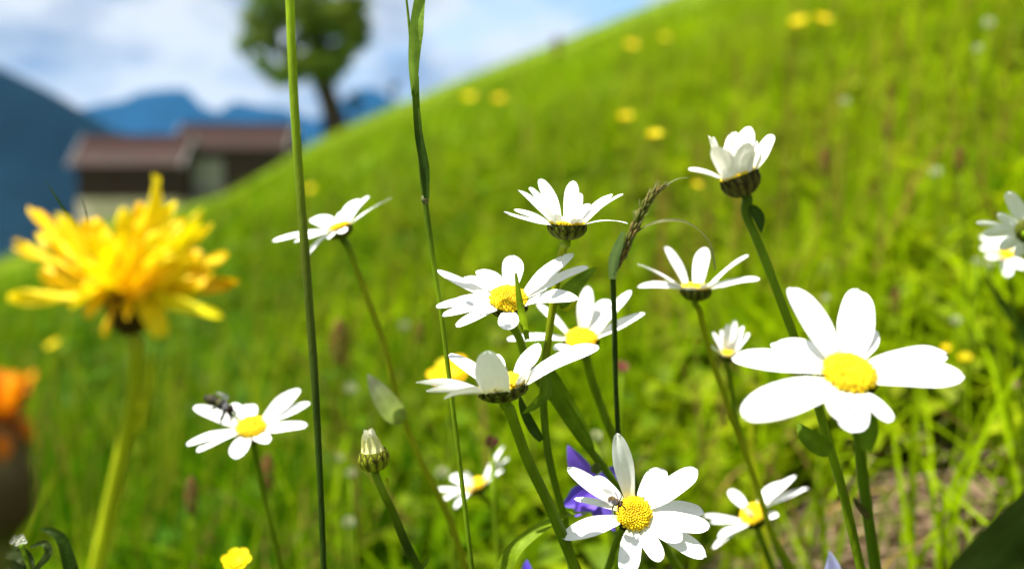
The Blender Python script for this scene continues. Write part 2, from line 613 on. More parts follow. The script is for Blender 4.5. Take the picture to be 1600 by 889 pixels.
# mountains ---------------------------------------------------------
def mountain(name, label, prof, D, depth, col, rough):
    """prof: skyline pixels; a ridge at distance D whose flanks run down to the valley on both sides"""
    mb = MB()
    xs = np.linspace(prof[0][0], prof[-1][0], 130)
    R_ = 26
    vs = []; cs = []
    for j in range(-R_, R_ + 1):
        w = j / R_
        for x in xs:
            i = 0
            while i < len(prof) - 2 and prof[i + 1][0] < x: i += 1
            f = (x - prof[i][0]) / (prof[i + 1][0] - prof[i][0])
            py = prof[i][1] * (1 - f) + prof[i + 1][1] * f
            P = at(x, py, D)
            top = P.z
            X = P.x; Y = P.y + w * depth
            fall = abs(w) ** .85
            nz = mnoise.fractal(Vector((X * .0016, Y * .0016, D * .01)), 1.0, 2.0, 5)
            z = top * (1 - fall) + (-190) * fall + nz * rough * (.25 + 1.3 * fall * (1 - fall) * 2)
            vs.append((X, Y, z))
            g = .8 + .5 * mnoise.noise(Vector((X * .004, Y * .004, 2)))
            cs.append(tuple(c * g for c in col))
    nx = len(xs)
    fs = []
    for j in range(2 * R_):
        for i in range(nx - 1):
            a = j * nx + i
            fs.append((a, a + 1, a + nx + 1, a + nx))
    mb.add(vs, fs, cs)
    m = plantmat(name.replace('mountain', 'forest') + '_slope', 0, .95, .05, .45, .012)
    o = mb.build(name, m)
    kind(tag(o, label, 'mountain'), 'structure')
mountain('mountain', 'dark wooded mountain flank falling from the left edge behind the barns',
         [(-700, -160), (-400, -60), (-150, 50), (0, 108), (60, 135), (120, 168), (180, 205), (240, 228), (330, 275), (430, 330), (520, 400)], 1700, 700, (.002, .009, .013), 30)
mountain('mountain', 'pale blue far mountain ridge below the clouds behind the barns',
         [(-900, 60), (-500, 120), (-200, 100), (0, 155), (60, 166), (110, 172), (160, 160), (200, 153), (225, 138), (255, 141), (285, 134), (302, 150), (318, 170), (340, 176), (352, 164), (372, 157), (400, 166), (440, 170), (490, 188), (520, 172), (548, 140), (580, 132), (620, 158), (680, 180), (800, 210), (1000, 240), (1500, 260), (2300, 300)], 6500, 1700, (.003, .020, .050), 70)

# haze --------------------------------------------------------------
def haze():
    x0, x1, y0, y1, z0, z1 = -7600, 7600, -4700, 8800, -260, 1300
    mb = MB()
    v = [(x, y, z) for z in (z0, z1) for y in (y0, y1) for x in (x0, x1)]
    f = [(0, 2, 3, 1), (4, 5, 7, 6), (0, 1, 5, 4), (2, 6, 7, 3), (0, 4, 6, 2), (1, 3, 7, 5)]
    mb.add(v, f, (1, 1, 1))
    m = bpy.data.materials.new('mountain_air'); m.use_nodes = True
    t = m.node_tree; t.nodes.clear()
    o = N(t, 'ShaderNodeOutputMaterial'); pv = N(t, 'ShaderNodeVolumePrincipled')
    pv.inputs['Color'].default_value = (.09, .46, 1.0, 1)
    pv.inputs['Density'].default_value = 0.00004
    L(t, pv.outputs[0], o.inputs['Volume'])
    h = mb.build('haze', m, smooth=False)
    kind(tag(h, 'thin blue mountain haze over the valley', 'haze'), 'stuff')
haze()

# ------------------------------------------------------------------ barns
def box(mb, x0, x1, y0, y1, z0, z1, col):
    v = [(x, y, z) for z in (z0, z1) for y in (y0, y1) for x in (x0, x1)]
    f = [(0, 2, 3, 1), (4, 5, 7, 6), (0, 1, 5, 4), (2, 6, 7, 3), (0, 4, 6, 2), (1, 3, 7, 5)]
    mb.add(v, f, col)

def barn(label, D, x0, x1, ridge, eave, wall_bot, base_bot, wcol, roof_hi, roof_lo, base_col, panel=None, w=6.5):
    a = at(x0, eave, D); b = at(x1, eave, D)
    X0, X1 = a.x, b.x; Y0 = a.y; ZE = a.z
    ZR = at(x0, ridge, D + w / 2).z
    ZW = at(x0, wall_bot, D).z; ZB = at(x0, base_bot, D).z
    root = thing('barn', label, 'barn', ((X0 + X1) / 2, Y0 + w / 2, ZB), 'barns at the edge of the meadow')
    ov = .55
    WX0, WX1, WY0, WY1 = X0 + ov, X1 - ov, Y0 + .5, Y0 + w - .5
    mb = MB()
    # timber walls with board battens, gable ends up to the ridge
    t = .16
    box(mb, WX0, WX1, WY0, WY0 + t, ZW, ZE + .15, wcol)
    box(mb, WX0, WX1, WY1 - t, WY1, ZW, ZE + .15, wcol)
    for gx in (WX0, WX1 - t):
        ym = (WY0 + WY1) / 2
        vs = [(gx, WY0 + t, ZW), (gx, WY1 - t, ZW), (gx, WY1 - t, ZE + .15), (gx, ym, ZR - .25), (gx, WY0 + t, ZE + .15)]
        vs += [(x + t, y, z) for x, y, z in vs]
        mb.add(vs, [(0, 1, 2, 3, 4), (9, 8, 7, 6, 5), (0, 5, 6, 1), (1, 6, 7, 2), (2, 7, 8, 3), (3, 8, 9, 4), (4, 9, 5, 0)], wcol)
    x = WX0 + .2
    while x < WX1 - .2:
        box(mb, x, x + .06, WY0 - .03, WY0 - .002, ZW + .05, ZE, tuple(c * random.uniform(.6, 1.3) for c in wcol))
        x += .32
    mb.build('wall', M_WOOD, root, smooth=False)
    mb = MB()
    box(mb, WX0 - .05, WX1 + .05, WY0 - .05, WY1 + .05, ZB - 1.5, ZW - .003, base_col)
    mb.build('foundation', M_STONE, root, smooth=False)
    # roof: two slabs with shingle courses
    roof = MB()
    ym = Y0 + w / 2
    nC = 14
    for side in (0, 1):
        for i in range(nC):
            f0, f1 = i / nC, (i + 1) / nC + .012
            ya = Y0 - .1 + (ym - Y0 + .1) * f0; yb = Y0 - .1 + (ym - Y0 + .1) * f1
            za = ZE - .05 + (ZR - ZE + .05) * f0; zb = ZE - .05 + (ZR - ZE + .05) * f1
            if i == nC - 1: yb, zb = ym - .001, ZR
            if side:
                ya, yb = 2 * ym - ya, 2 * ym - yb
            nseg = 22
            for q in range(nseg):
                xa = X0 + (X1 - X0) * q / nseg; xb = X0 + (X1 - X0) * (q + 1) / nseg
                c = roof_lo if f0 < .42 else roof_hi
                c = tuple(v * random.uniform(.8, 1.2) for v in c)
                th = .07
                vs = [(xa, ya, za + th), (xb, ya, za + th), (xb, yb, zb + .03), (xa, yb, zb + .03), (xa, ya, za), (xb, ya, za), (xb, yb, zb - .04), (xa, yb, zb - .04)]
                roof.add(vs, [(0, 1, 2, 3), (7, 6, 5, 4), (0, 4, 5, 1), (1, 5, 6, 2), (2, 6, 7, 3), (3, 7, 4, 0)], c)
    ro = roof.build('roof', M_ROOF, root, smooth=False)
    rc = MB(); box(rc, X0 - .02, X1 + .02, ym - .14, ym + .14, ZR + .035, ZR + .12, tuple(c * .7 for c in roof_hi))
    rc.build('ridge_cap', M_ROOF, ro, smooth=False)
    for gx in (X0 - .09, X1 + .003):
        bg = MB()
        for sgn in (-1, 1):
            ye = ym + sgn * (w / 2 + .1)
            vs = [(gx, ye, ZE - .25), (gx, ye, ZE + .05), (gx, ym, ZR + .13), (gx, ym, ZR - .2)]
            vs += [(p[0] + .085, p[1], p[2]) for p in vs]
            bg.add(vs, [(0, 1, 2, 3), (7, 6, 5, 4), (0, 4, 5, 1), (1, 5, 6, 2), (2, 6, 7, 3), (3, 7, 4, 0)], (.26, .26, .27))
        bg.build('bargeboard', M_STONE, root, smooth=False)
    if panel:
        p0 = at(panel[0], panel[2], D); p1 = at(panel[1], panel[3], D)
        mb = MB(); box(mb, p0.x, p1.x, WY0 - .10, WY0 - .035, max(p1.z, ZW - .5), p0.z, panel[4])
        d = mb.build('door', M_WOOD, root, smooth=False)
        hb = MB(); box(hb, p1.x - .3, p1.x - .2, WY0 - .16, WY0 - .103, p1.z + 1.0, p1.z + 1.15, (.03, .03, .03))
        hb.build('handle', M_WOOD, d, smooth=False)
    return root
barn('low timber barn with pale stone base, farther left of the two barns', 84, 106, 284, 213, 258, 311, 336, (.045, .024, .022), (.028, .011, .008), (.048, .032, .027), (.52, .43, .37), (238, 258, 272, 303, (.03, .025, .02)))
barn('timber barn with brown roof standing higher on the slope, beside the tree', 88, 266, 448, 195, 232, 303, 308, (.050, .030, .026), (.027, .011, .008), (.036, .021, .016), (.26, .25, .24), (298, 346, 249, 300, (.30, .28, .30)))

# ------------------------------------------------------------------ tree
def tree():
    D = 68
    b = at(525, 196, D)
    gz = ground(b.x, b.y)
    base = Vector((b.x, b.y, gz - .2))
    root = thing('tree', 'tall leafy tree leaning left at the skyline behind the barns', 'tree', (b.x, b.y, gz))
    tr = MB()
    pts = [base, at(520, 180, D), at(508, 140, D), at(498, 95, D), at(494, 40, D), at(490, -40, D), at(485, -120, D)]
    path = smooth_path(pts, 5)
    tube(tr, path, [1.0, .75, .66, .54, .40, .25, .1], (.050, .034, .022), 10, .06, jitter=.0)
    ends = []
    limbs = [((502, 110), (450, 95), (408, 60)), ((497, 80), (530, 50), (562, 28)), ((495, 60), (455, 30), (410, 10)), ((494, 30), (540, 0), (560, -30)),
             ((500, 100), (470, 112), (440, 118)), ((498, 90), (525, 85), (548, 72)), ((490, -10), (440, -40), (405, -60)), ((488, -50), (530, -80), (548, -110)), ((487, -70), (450, -110), (425, -130)),
             ((505, 128), (520, 118), (530, 104))]
    for a, m_, e in limbs:
        dz = random.uniform(-2.2, 2.2)
        lp = smooth_path([at(*a, D), at(*m_, D + dz * .5), at(*e, D + dz)], 5)
        tube(tr, lp, [.2, .13, .05], (.045, .032, .022), 7, .05)
        ends.append((lp, dz))
    tr.build('trunk', M_BARK, root)
    cr_ = MB()
    clumps = []
    # px, py, radius px, brightness, n
    spec = [(405, 30, 24, 1.2), (398, 62, 20, 1.15), (410, 95, 16, 1.0), (430, 118, 20, .95), (448, 122, 16, .9), (440, 20, 22, 1.1), (470, 100, 14, .8), (468, 60, 11, .7),
            (490, 25, 30, .6), (500, 60, 18, .5), (502, 95, 20, .75), (505, 118, 15, .85), (530, 20, 24, .6), (548, 35, 20, .65), (558, 62, 14, .6), (540, 80, 14, .9), (528, 100, 10, .9),
            (556, 5, 18, .6), (420, -10, 26, 1.1), (460, -30, 30, .9), (500, -40, 34, .8), (540, -45, 26, .7), (430, -70, 26, 1.1), (475, -95, 30, 1.0), (520, -100, 26, .8), (495, -140, 24, 1.0), (455, -130, 22, 1.1), (570, 68, 7, .5), (520, 48, 10, .6), (428, 60, 9, 1.0), (450, 80, 9, .9), (425, 75, 8, 1), (515, 75, 8, .6), (485, 78, 7, .6), (545, 58, 8, .6), (515, 20, 22, .8), (535, 70, 18, .8), (520, 95, 14, .9), (548, 50, 16, .7), (565, 40, 12, .7), (480, 45, 16, .9), (455, 100, 18, 1), (420, 60, 16, 1.1), (470, 10, 24, 1), (498, 118, 15, .9), (518, 112, 12, .9), (535, 98, 13, .8), (488, 108, 12, .9), (505, 138, 8, .8), (545, 20, 18, .7), (468, 118, 12, .9)]
    for (px, py, rp, br) in spec:
        for sub in range(3):
            dd = random.uniform(-1, 1) * 2.6
            c = at(px + random.uniform(-.5, .5) * rp, py + random.uniform(-.5, .5) * rp, D + dd)
            rad = rp / FPX * D * random.uniform(.7, 1.1)
            nl = int(60 + rp * 7.5)
            hue = random.uniform(.85, 1.2)
            for _ in range(nl):
                v = Vector((random.gauss(0, 1), random.gauss(0, 1), random.gauss(0, .8)))
                v = v * rad * .52
                p = c + v
                nn = Vector((random.gauss(0, 1), random.gauss(0, 1), random.gauss(.5, 1))).normalized()
                _, a1, b1 = frame_of(nn)
                sz = random.uniform(.09, .17)
                g = random.uniform(0, 6.28)
                e1 = (a1 * math.cos(g) + b1 * math.sin(g)) * sz * 1.5; e2 = (b1 * math.cos(g) - a1 * math.sin(g)) * sz * .8
                m = random.uniform(.7, 1.25)
                cr_.add([p - e1, p + e2 * .9 + nn * sz * .2, p + e1, p - e2 * .9 + nn * sz * .2], [(0, 1, 2, 3)], (.115 * m * hue, .185 * m, .010 * m))
    cr_.build('crown', M_TREE, root, smooth=False)
tree()

def shrub(label, px, py, rp, D, col, group='bushes on the skyline'):
    b = at(px, py + rp, D); gz = ground(b.x, b.y)
    root = thing('shrub', label, 'shrub', (b.x, b.y, gz), group)
    st = MB()
    c0 = at(px, py, D); rad = rp / FPX * D
    for k in range(4):
        g = k * 1.7
        e = c0 + Vector((math.cos(g), math.sin(g), .3)) * rad * .5
        tube(st, smooth_path([Vector((b.x, b.y, gz - .1)), Vector((b.x, b.y, gz)).lerp(e, .5) + Vector((0, 0, .1)), e], 4), [.06, .04, .02], (.05, .035, .022), 6, .0)
    st.build('trunk', M_BARK, root)
    fo = MB()
    for _ in range(1500):
        v = Vector((random.gauss(0, 1), random.gauss(0, 1), random.gauss(0, 1))).normalized() * random.random() ** .4 * rad
        v *= 1 + .35 * mnoise.noise(v * 1.3)
        p = c0 + v
        nn = Vector((random.gauss(0, 1), random.gauss(0, 1), random.gauss(.5, 1))).normalized(); _, a1, b1 = frame_of(nn)
        sz = random.uniform(.06, .12); m = random.uniform(.6, 1.3)
        fo.add([p - a1 * sz, p + b1 * sz * .6, p + a1 * sz, p - b1 * sz * .6], [(0, 1, 2, 3)], tuple(q * m for q in col))
    fo.build('crown', M_TREE, root, smooth=False)
shrub('small dark bush just right of the tree trunk', 553, 158, 11, 74, (.03, .06, .03))
shrub('tiny bush on the skyline between the tree and the tall grass sheath', 615, 136, 7, 86, (.03, .06, .035))

# ------------------------------------------------------------------ grass
def grass_mesh(name, px_, py_, hgt, wid, lean, leand, cols, segs=3):
    n = len(px_)
    gz = np.array([ground(a, b) for a, b in zip(px_, py_)])
    yaw = rng.uniform(0, 2 * np.pi, n)
    sx, sy = np.cos(yaw), np.sin(yaw)
    lx, ly = np.cos(leand), np.sin(leand)
    nv = 2 * segs + 1
    V = np.zeros((n, nv, 3), dtype=np.float32)
    C = np.ones((n, nv, 4), dtype=np.float32)
    for s in range(segs + 1):
        t = s / segs
        z = gz + hgt * (t - .35 * lean * t * t) - .008
        ox = px_ + lx * hgt * lean * t ** 1.9
        oy = py_ + ly * hgt * lean * t ** 1.9
        w = wid * .5 * (1 - t) ** .55 * (.75 + .5 * t)
        if s < segs:
            V[:, 2 * s, 0] = ox - sx * w; V[:, 2 * s, 1] = oy - sy * w; V[:, 2 * s, 2] = z
            V[:, 2 * s + 1, 0] = ox + sx * w; V[:, 2 * s + 1, 1] = oy + sy * w; V[:, 2 * s + 1, 2] = z
            C[:, 2 * s, :3] = cols; C[:, 2 * s + 1, :3] = cols
        else:
            V[:, 2 * s, 0] = ox; V[:, 2 * s, 1] = oy; V[:, 2 * s, 2] = z
            C[:, 2 * s, :3] = cols
    loops = []
    pat = []
    for s in range(segs - 1):
        pat.append((2 * s, 2 * s + 1, 2 * s + 3, 2 * s + 2))
    quad = np.array(pat, dtype=np.int32).ravel() if pat else np.zeros(0, np.int32)
    tri = np.array((2 * (segs - 1), 2 * (segs - 1) + 1, 2 * segs), dtype=np.int32)
    one = np.concatenate([quad, tri])
    idx = (one[None, :] + (np.arange(n) * nv)[:, None]).ravel()
    tot1 = np.array([4] * (segs - 1) + [3]); tot = np.tile(tot1, n)
    start = np.concatenate([[0], np.cumsum(tot)[:-1]])
    me = bpy.data.meshes.new(name)
    me.vertices.add(n * nv); me.vertices.foreach_set('co', V.ravel())
    me.loops.add(len(idx)); me.loops.foreach_set('vertex_index', idx.astype(np.int32))
    me.polygons.add(len(tot)); me.polygons.foreach_set('loop_start', start.astype(np.int32))
    me.polygons.foreach_set('use_smooth', np.ones(len(tot), bool))
    me.update(calc_edges=True)
    a = me.attributes.new('col', 'FLOAT_COLOR', 'POINT'); a.data.foreach_set('color', C.ravel())
    me.materials.append(M_GRASS)
    me.validate()
    o = bpy.data.objects.new(name, me); COL.objects.link(o)
    return o

BARE = at(1450, 840, .60)
def sample_field(n, r0, r1, t0=-40, t1=36):
    r = np.exp(rng.uniform(math.log(r0), math.log(r1), n))
    th = np.radians(rng.uniform(t0, t1, n))
    return r * np.sin(th), r * np.cos(th), r

def vnoise(x, y, s, o):
    return np.array([mnoise.noise(Vector((a * s, b * s, o))) for a, b in zip(x, y)])

def build_grass():
    x, y, r = sample_field(82000, .50, 105)
    keep = np.hypot(x - BARE.x, (y - BARE.y) * .8) > rng.uniform(.03, .13, len(x))
    keep &= rng.uniform(0, 1, len(x)) < np.clip(.35 + .5 * r, 0, 1)
    dn = vnoise(x, y, 7.0, 3.0) + .7 * vnoise(x, y, 2.6, 13.0)
    keep &= (dn + rng.normal(0, .12, len(x)) > np.where(x / r < .12, -.02, -.16)) | (r > 9)
    keep &= ~((x / r > .12) & (r < 1.25) & (rng.uniform(0, 1, len(x)) < .40))
    x, y, r = x[keep], y[keep], r[keep]
    n = len(x)
    n1 = vnoise(x, y, 1.9, 0.0); n2 = vnoise(x, y, .35, 5.0); n3 = vnoise(x, y, 6.0, 8.0)
    h = rng.uniform(.05, .18, n) * (1 + .7 * n1 + .6 * n3) * np.clip(.75 + .10 * r, .75, 1.25)
    h = np.clip(h, .02, .33)
    w = rng.uniform(.0022, .0050, n) * (1 + .30 * r)
    lean = rng.uniform(.05, .95, n)
    ld = rng.normal(.3, 1.5, n)
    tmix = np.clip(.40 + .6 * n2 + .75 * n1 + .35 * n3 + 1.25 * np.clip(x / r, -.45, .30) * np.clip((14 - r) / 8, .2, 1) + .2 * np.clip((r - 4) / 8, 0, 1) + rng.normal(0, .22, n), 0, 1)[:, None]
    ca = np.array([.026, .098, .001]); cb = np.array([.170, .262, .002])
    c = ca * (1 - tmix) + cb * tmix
    dry = rng.uniform(0, 1, n) < .05 + .10 * (n3 > .3)
    c[dry] = np.array([.24, .17, .04]) * rng.uniform(.6, 1.1, (dry.sum(), 1))
    c *= rng.uniform(.7, 1.25, (n, 1))
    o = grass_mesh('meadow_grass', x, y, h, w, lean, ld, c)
    kind(tag(o, 'dense bright green meadow grass covering the slope', 'grass'), 'stuff')
    # broad soft blades, greener in the hollow on the left
    x, y, r = sample_field(20000, .62, 14)
    keep = np.hypot(x - BARE.x, (y - BARE.y) * .8) > .10
    x, y, r = x[keep], y[keep], r[keep]
    n = len(x)
    n1 = vnoise(x, y, 2.3, 1.5)
    h = rng.uniform(.04, .16, n) * (1 + .5 * n1); w = rng.uniform(.007, .021, n) * (1 + .12 * r)
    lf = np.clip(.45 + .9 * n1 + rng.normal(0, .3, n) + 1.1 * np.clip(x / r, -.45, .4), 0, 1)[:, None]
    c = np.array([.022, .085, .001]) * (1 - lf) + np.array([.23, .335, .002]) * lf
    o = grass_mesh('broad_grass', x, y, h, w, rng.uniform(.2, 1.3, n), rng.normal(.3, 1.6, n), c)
    kind(tag(o, 'broad soft green blades mixed into the meadow turf', 'grass'), 'stuff')
    # taller thin culms scattered through
    x, y, r = sample_field(5500, .9, 60)
    n = len(x)
    h = rng.uniform(.16, .34, n); w = rng.uniform(.0018, .003, n) * (1 + .28 * r)
    c = np.array([.17, .22, .008]) * rng.uniform(.6, 1.2, (n, 1)); 
    red = rng.uniform(0, 1, n) < np.where(x / r > .1, .34, .08)
    c[red] = np.array([.19, .085, .03]) * rng.uniform(.7, 1.2, (red.sum(), 1))
    o = grass_mesh('tall_grass', x, y, h, w, rng.uniform(.0, .5, n), rng.normal(.2, 1.4, n), c)
    kind(tag(o, 'taller thin straw coloured grass stalks standing above the turf', 'grass'), 'stuff')
    # straw and dry litter on the bare patch
    n = 2700
    sg = np.where(np.arange(n) < 2200, .055, .15)
    x = BARE.x + rng.normal(0, 1, n) * sg; y = BARE.y + .02 + rng.normal(0, 1, n) * sg
    h = rng.uniform(.02, .07, n); w = rng.uniform(.003, .011, n)
    c = np.array([.38, .28, .18]) * rng.uniform(.5, 1.2, (n, 1))
    o = grass_mesh('dry_straw', x, y, h, w, rng.uniform(1.2, 1.9, n), rng.uniform(0, 6.28, n), c)
    kind(tag(o, 'pale dry straw lying on the bare soil patch', 'straw'), 'stuff')
build_grass()

def herb_leaves():
    """low broad-leaved herbs between the grass"""
    mb = MB()
    cnt = 0
    tries = 0
    while cnt < 4200 and tries < 30000:
        tries += 1
        r = math.exp(random.uniform(math.log(.52), math.log(4.5)))
        th = math.radians(random.uniform(-36, 33))
        x, y = r * math.sin(th), r * math.cos(th)
        dens = .45 + .55 * (x / r > .05) * (r < 2.2)
        if random.random() > dens: continue
        if mnoise.noise(Vector((x * 3, y * 3, 7))) < -.05: continue
        if math.hypot(x - BARE.x, (y - BARE.y) * .8) < .08: continue
        cnt += 1
        gz = ground(x, y)
        k = random.randint(3, 6)
        s0 = random.uniform(.014, .034) * (1 + .22 * r)
        hue = random.random()
        top = random.uniform(.012, .07)
        for j in range(k):
            g = j * 6.28 / k + random.uniform(-.4, .4)
            e = Vector((math.cos(g), math.sin(g), 0))
            h = top * random.uniform(.6, 1.1)
            p0 = Vector((x, y, gz + h * .5)); Ls = s0 * random.uniform(1.2, 2.2)
            p1 = p0 + e * Ls * .5 + Vector((0, 0, h * .45)); p2 = p0 + e * Ls + Vector((0, 0, h * random.uniform(.1, .6)))
            m = random.uniform(.65, 1.25)
            hs = min(1, max(0, hue * .8 + x / r * 1.1))
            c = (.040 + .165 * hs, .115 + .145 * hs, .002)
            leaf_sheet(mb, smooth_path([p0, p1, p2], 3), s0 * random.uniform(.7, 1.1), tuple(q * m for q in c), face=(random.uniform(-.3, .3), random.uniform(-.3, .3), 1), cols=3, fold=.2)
    o = mb.build('ground_herbs', M_LEAF)
    kind(tag(o, 'low broad leaved herbs filling the gaps in the turf', 'herbs'), 'stuff')
herb_leaves()

# ------------------------------------------------------------------ daisies
zB = (780, 270, 7.41); zA = (670, 390, 6.352); zC = (790, 440, 6.957); zD = (640, 530, 5.333); zE = (870, 670, 4.06)
zF = (420, 295, 8.0); zG = (280, 600, 7.41); zH = (1060, 190, 6.35); zI = (985, 375, 7.619); zJ = (1130, 435, 3.628)
zK = (1090, 490, 9.878); zL = (1090, 730, 6.839); zM = (670, 690, 8.085); zN = (1500, 290, 6.35)

A_, CA = daisy('open daisy at the centre with a narrow green leaf crossing its yellow disc', .299, zA, (790, 505), (.06, -.60, .80), 186, 735, [
    (72, 198, 1, 118, {'curl': -.02}), (345, 275, 1, 150, {'R': 640}), (505, 203, 1, 215), (845, 60, 1, 212, {'curl': .02}), (1445, 45, 1, 165, {'curl': .13}),
    (1590, 170, 1, 130, {'R': 830, 'curl': .12}), (1487, 500, -1, 200, {'curl': .24, 'R': 760}), (800, 803, -1, 195, {'R': 560}), (272, 768, -1, 118, {'curl': .1}),
    (128, 655, -1, 105, {'curl': .1}), (68, 565, -1, 110, {'curl': .14}), (250, 500, 1, 90, {'R': 600})],
    [(812, 530), (822, 562), (838, 592), (858, 614), (900, 675), (952, 742), (985, 800), (1000, 889)], 13, [.308, .33],
    leaves=[dict(p=[(824, 530), (817, 500), (811, 465), (806, 427)], d=[.305, .288, .284, .282], w=[8, 12, 10, 4], prof='x', col=G1, fold=.5),
            dict(p=[(856, 575), (880, 625), (905, 665), (930, 708)], d=[.31, .312, .316, .32], w=34, col=G2, twist=-.3),
            ])
# little green bud on that stem
_b = MB(); _c = at(932, 733, .318)
dm = dome_disc(_c, Vector((-.3, -.6, .6)), 8 * .318 / FPX, 1.0, 26, (.10, .15, .02), (.12, .16, .03))
dm.build('bud', M_BRACT, A_)

B_, CB = daisy('cupped daisy seen from the side, topmost of the central cluster', .295, zB, (785, 600), (.03, -.10, .99), 208, 735, [
    (50, 450, -1, 110, {'curl': -.08, 'R': 760, 'tw': -.3}), (170, 430, -1, 140, {'R': 700, 'tw': -.5}), (215, 195, 1, 165), (350, 168, 1, 165), (478, 70, 1, 180), (855, 95, 1, 168), (935, 235, 1, 140, {'R': 560}),
    (1040, 358, 1, 140, {'az': 55, 'R': 420}), (1310, 248, 1, 140), (1437, 242, -1, 125), (1105, 390, 1, 110, {'R': 500}), (1495, 590, -1, 115, {'curl': .16, 'R': 760}),
    (770, 495, -1, 165, {'az': 272, 'R': 200, 'curl': -.1, 'narrow': .8}), (920, 530, -1, 190, {'az': 305, 'R': 250, 'curl': .05}), (485, 360, -1, 170, {'az': 215, 'R': 420, 'curl': .1}), (640, 470, -1, 130, {'az': 240, 'R': 260})],
    [(880, 388), (871, 430), (858, 520), (849, 600), (851, 660), (857, 710), (868, 760), (882, 812), (893, 889)], 13, [.300, .306, .31, .318],
    leaves=[dict(p=[(872, 478), (885, 462), (905, 440), (932, 417)], d=[.303, .298, .298, .302], w=28, col=G2, twist=.2),
            dict(p=[(872, 476), (885, 480), (898, 470), (905, 458)], d=.302, w=12, col=G3),
            dict(p=[(855, 584), (853, 612), (835, 632), (816, 646)], d=[.305, .302, .299, .298], w=20, col=G2, twist=.5),
            dict(p=[(846, 688), (832, 668), (818, 640), (811, 615)], d=[.307, .306, .305, .305], w=17, col=GD)], stem_col=[G1, G3, G2, G2, G1], dh=.22)

C_, CC = daisy('open daisy half hidden behind the two nearer central daisies', .332, zC, (825, 640), (0, -.52, .85), 176, 640, [
    (340, 235, 1, 140), (885, 42, 1, 175), (1125, 193, 1, 210), (1368, 95, 1, 125, {'curl': .1}), (1520, 345, 1, 140, {'R': 740}), (12, 625, 1, 120, {'R': 830, 'curl': .1}),
    (520, 740, -1, 130, {'R': 560}), (860, 800, -1, 130, {'R': 640}), (680, 800, -1, 130, {'R': 640})],
    [(916, 560), (923, 588), (945, 650), (968, 702), (1005, 782), (1048, 868), (1068, 900)], 14, [.34, .36])

D_, CD = daisy('cupped daisy with one grey petal standing upright before its disc', .265, zD, (775, 395), (-.17, -.10, .97), 192, 760, [
    (637, 98, -1, 262, {'az': 258, 'R': 455, 'curl': -.10, 'narrow': .80, 'cup': -.15, 'tw': 0, 'notch': .0}), (328, 122, 1, 160), (705, 125, 1, 130, {'R': 560}), (1062, 32, 1, 210, {'az': 48, 'R': 480, 'curl': -.05}),
    (1040, 165, -1, 140, {'az': 318, 'R': 350}), (1578, 55, -1, 190, {'curl': .12, 'R': 880, 'tw': .45}), (52, 362, -1, 150, {'R': 760, 'curl': .10, 'tw': .55}),
    (142, 425, -1, 150, {'R': 700, 'tw': .6}), (285, 495, -1, 140, {'curl': .15, 'R': 640, 'tw': .6}), (945, 300, -1, 150, {'az': 335, 'R': 280})],
    [(796, 640), (806, 668), (826, 722), (857, 786), (883, 848), (902, 895)], 18, [.266, .273, .285], inv=.72, count=190)

E_, CE = daisy('daisy facing the camera at the bottom with a small fly on its disc', .286, zE, (490, 540), (-.02, -.84, .54), 112, 515, [
    (66, 243, 1, 102, {'curl': .03}), (228, 305, 1, 95, {'R': 380}), (385, 24, 1, 122, {'curl': .02}), (668, 248, 1, 135, {'notch': .06}), (900, 258, 1, 140), (932, 520, 1, 120, {'R': 470}), (977, 625, -1, 122),
    (955, 808, -1, 125, {'R': 560}), (662, 838, -1, 112, {'R': 400}), (452, 940, -1, 136, {'R': 480}), (30, 688, -1, 122, {'curl': .10}), (108, 440, 1, 45, {'R': 400, 'curl': .3}), (800, 700, -1, 120, {'R': 380})],
    [(975, 822, .312), (962, 850, .316), (950, 889, .318)], 11, .31)

F_, CF = daisy('tilted daisy alone at the left, partly behind the tall grass stalk', .362, zF, (880, 500), (-.33, -.13, .93), 150, 780, [
    (45, 655, -1, 130, {'R': 860, 'curl': .1, 'tw': -.4}), (310, 668, -1, 110, {'R': 650, 'tw': -.3}), (478, 825, -1, 190, {'R': 560, 'curl': .1}), (745, 628, -1, 130, {'R': 340}), (565, 360, 1, 250, {'R': 640}), (1085, 140, 1, 220), (1255, 90, 1, 130),
    (1540, 112, 1, 130, {'R': 780}), (945, 548, -1, 130, {'R': 260}), (905, 290, 1, 140, {'R': 600}), (500, 520, -1, 150, {'R': 520})],
    [(546, 390), (562, 435), (582, 488), (602, 545), (626, 640), (660, 725), (698, 800), (728, 889)], 11, [.364, .38],
    leaves=[dict(p=[(630, 658), (612, 640), (592, 612), (574, 584)], d=[.37, .362, .358, .356], w=36, col=[(.20, .28, .03), (.28, .34, .10), (.42, .42, .30)], fold=.15)],
    stem_col=[GD, G2, G3, G3, G3, G3, G3])  # sunlit lower stem put into the colour, dark below the head

G_, CG = daisy('lower left daisy with a dark bee hovering over its petals', .375, zG, (835, 510), (.03, -.52, .85), 172, 690, [
    (172, 255, 1, 170), (615, 228, 1, 130, {'R': 560}), (800, 243, 1, 180, {'R': 560}), (1392, 55, 1, 190, {'R': 760}), (1515, 212, 1, 150, {'R': 760}), (1485, 480, -1, 150), (1015, 688, -1, 170, {'R': 420}),
    (655, 865, -1, 210, {'R': 520}), (80, 700, -1, 140, {'curl': .1, 'R': 790}), (200, 778, -1, 120, {'R': 720})],
    [(397, 700), (402, 724), (416, 790), (438, 889)], 10, [.378, .40], stem_col=[GD, G2, G1, G1])

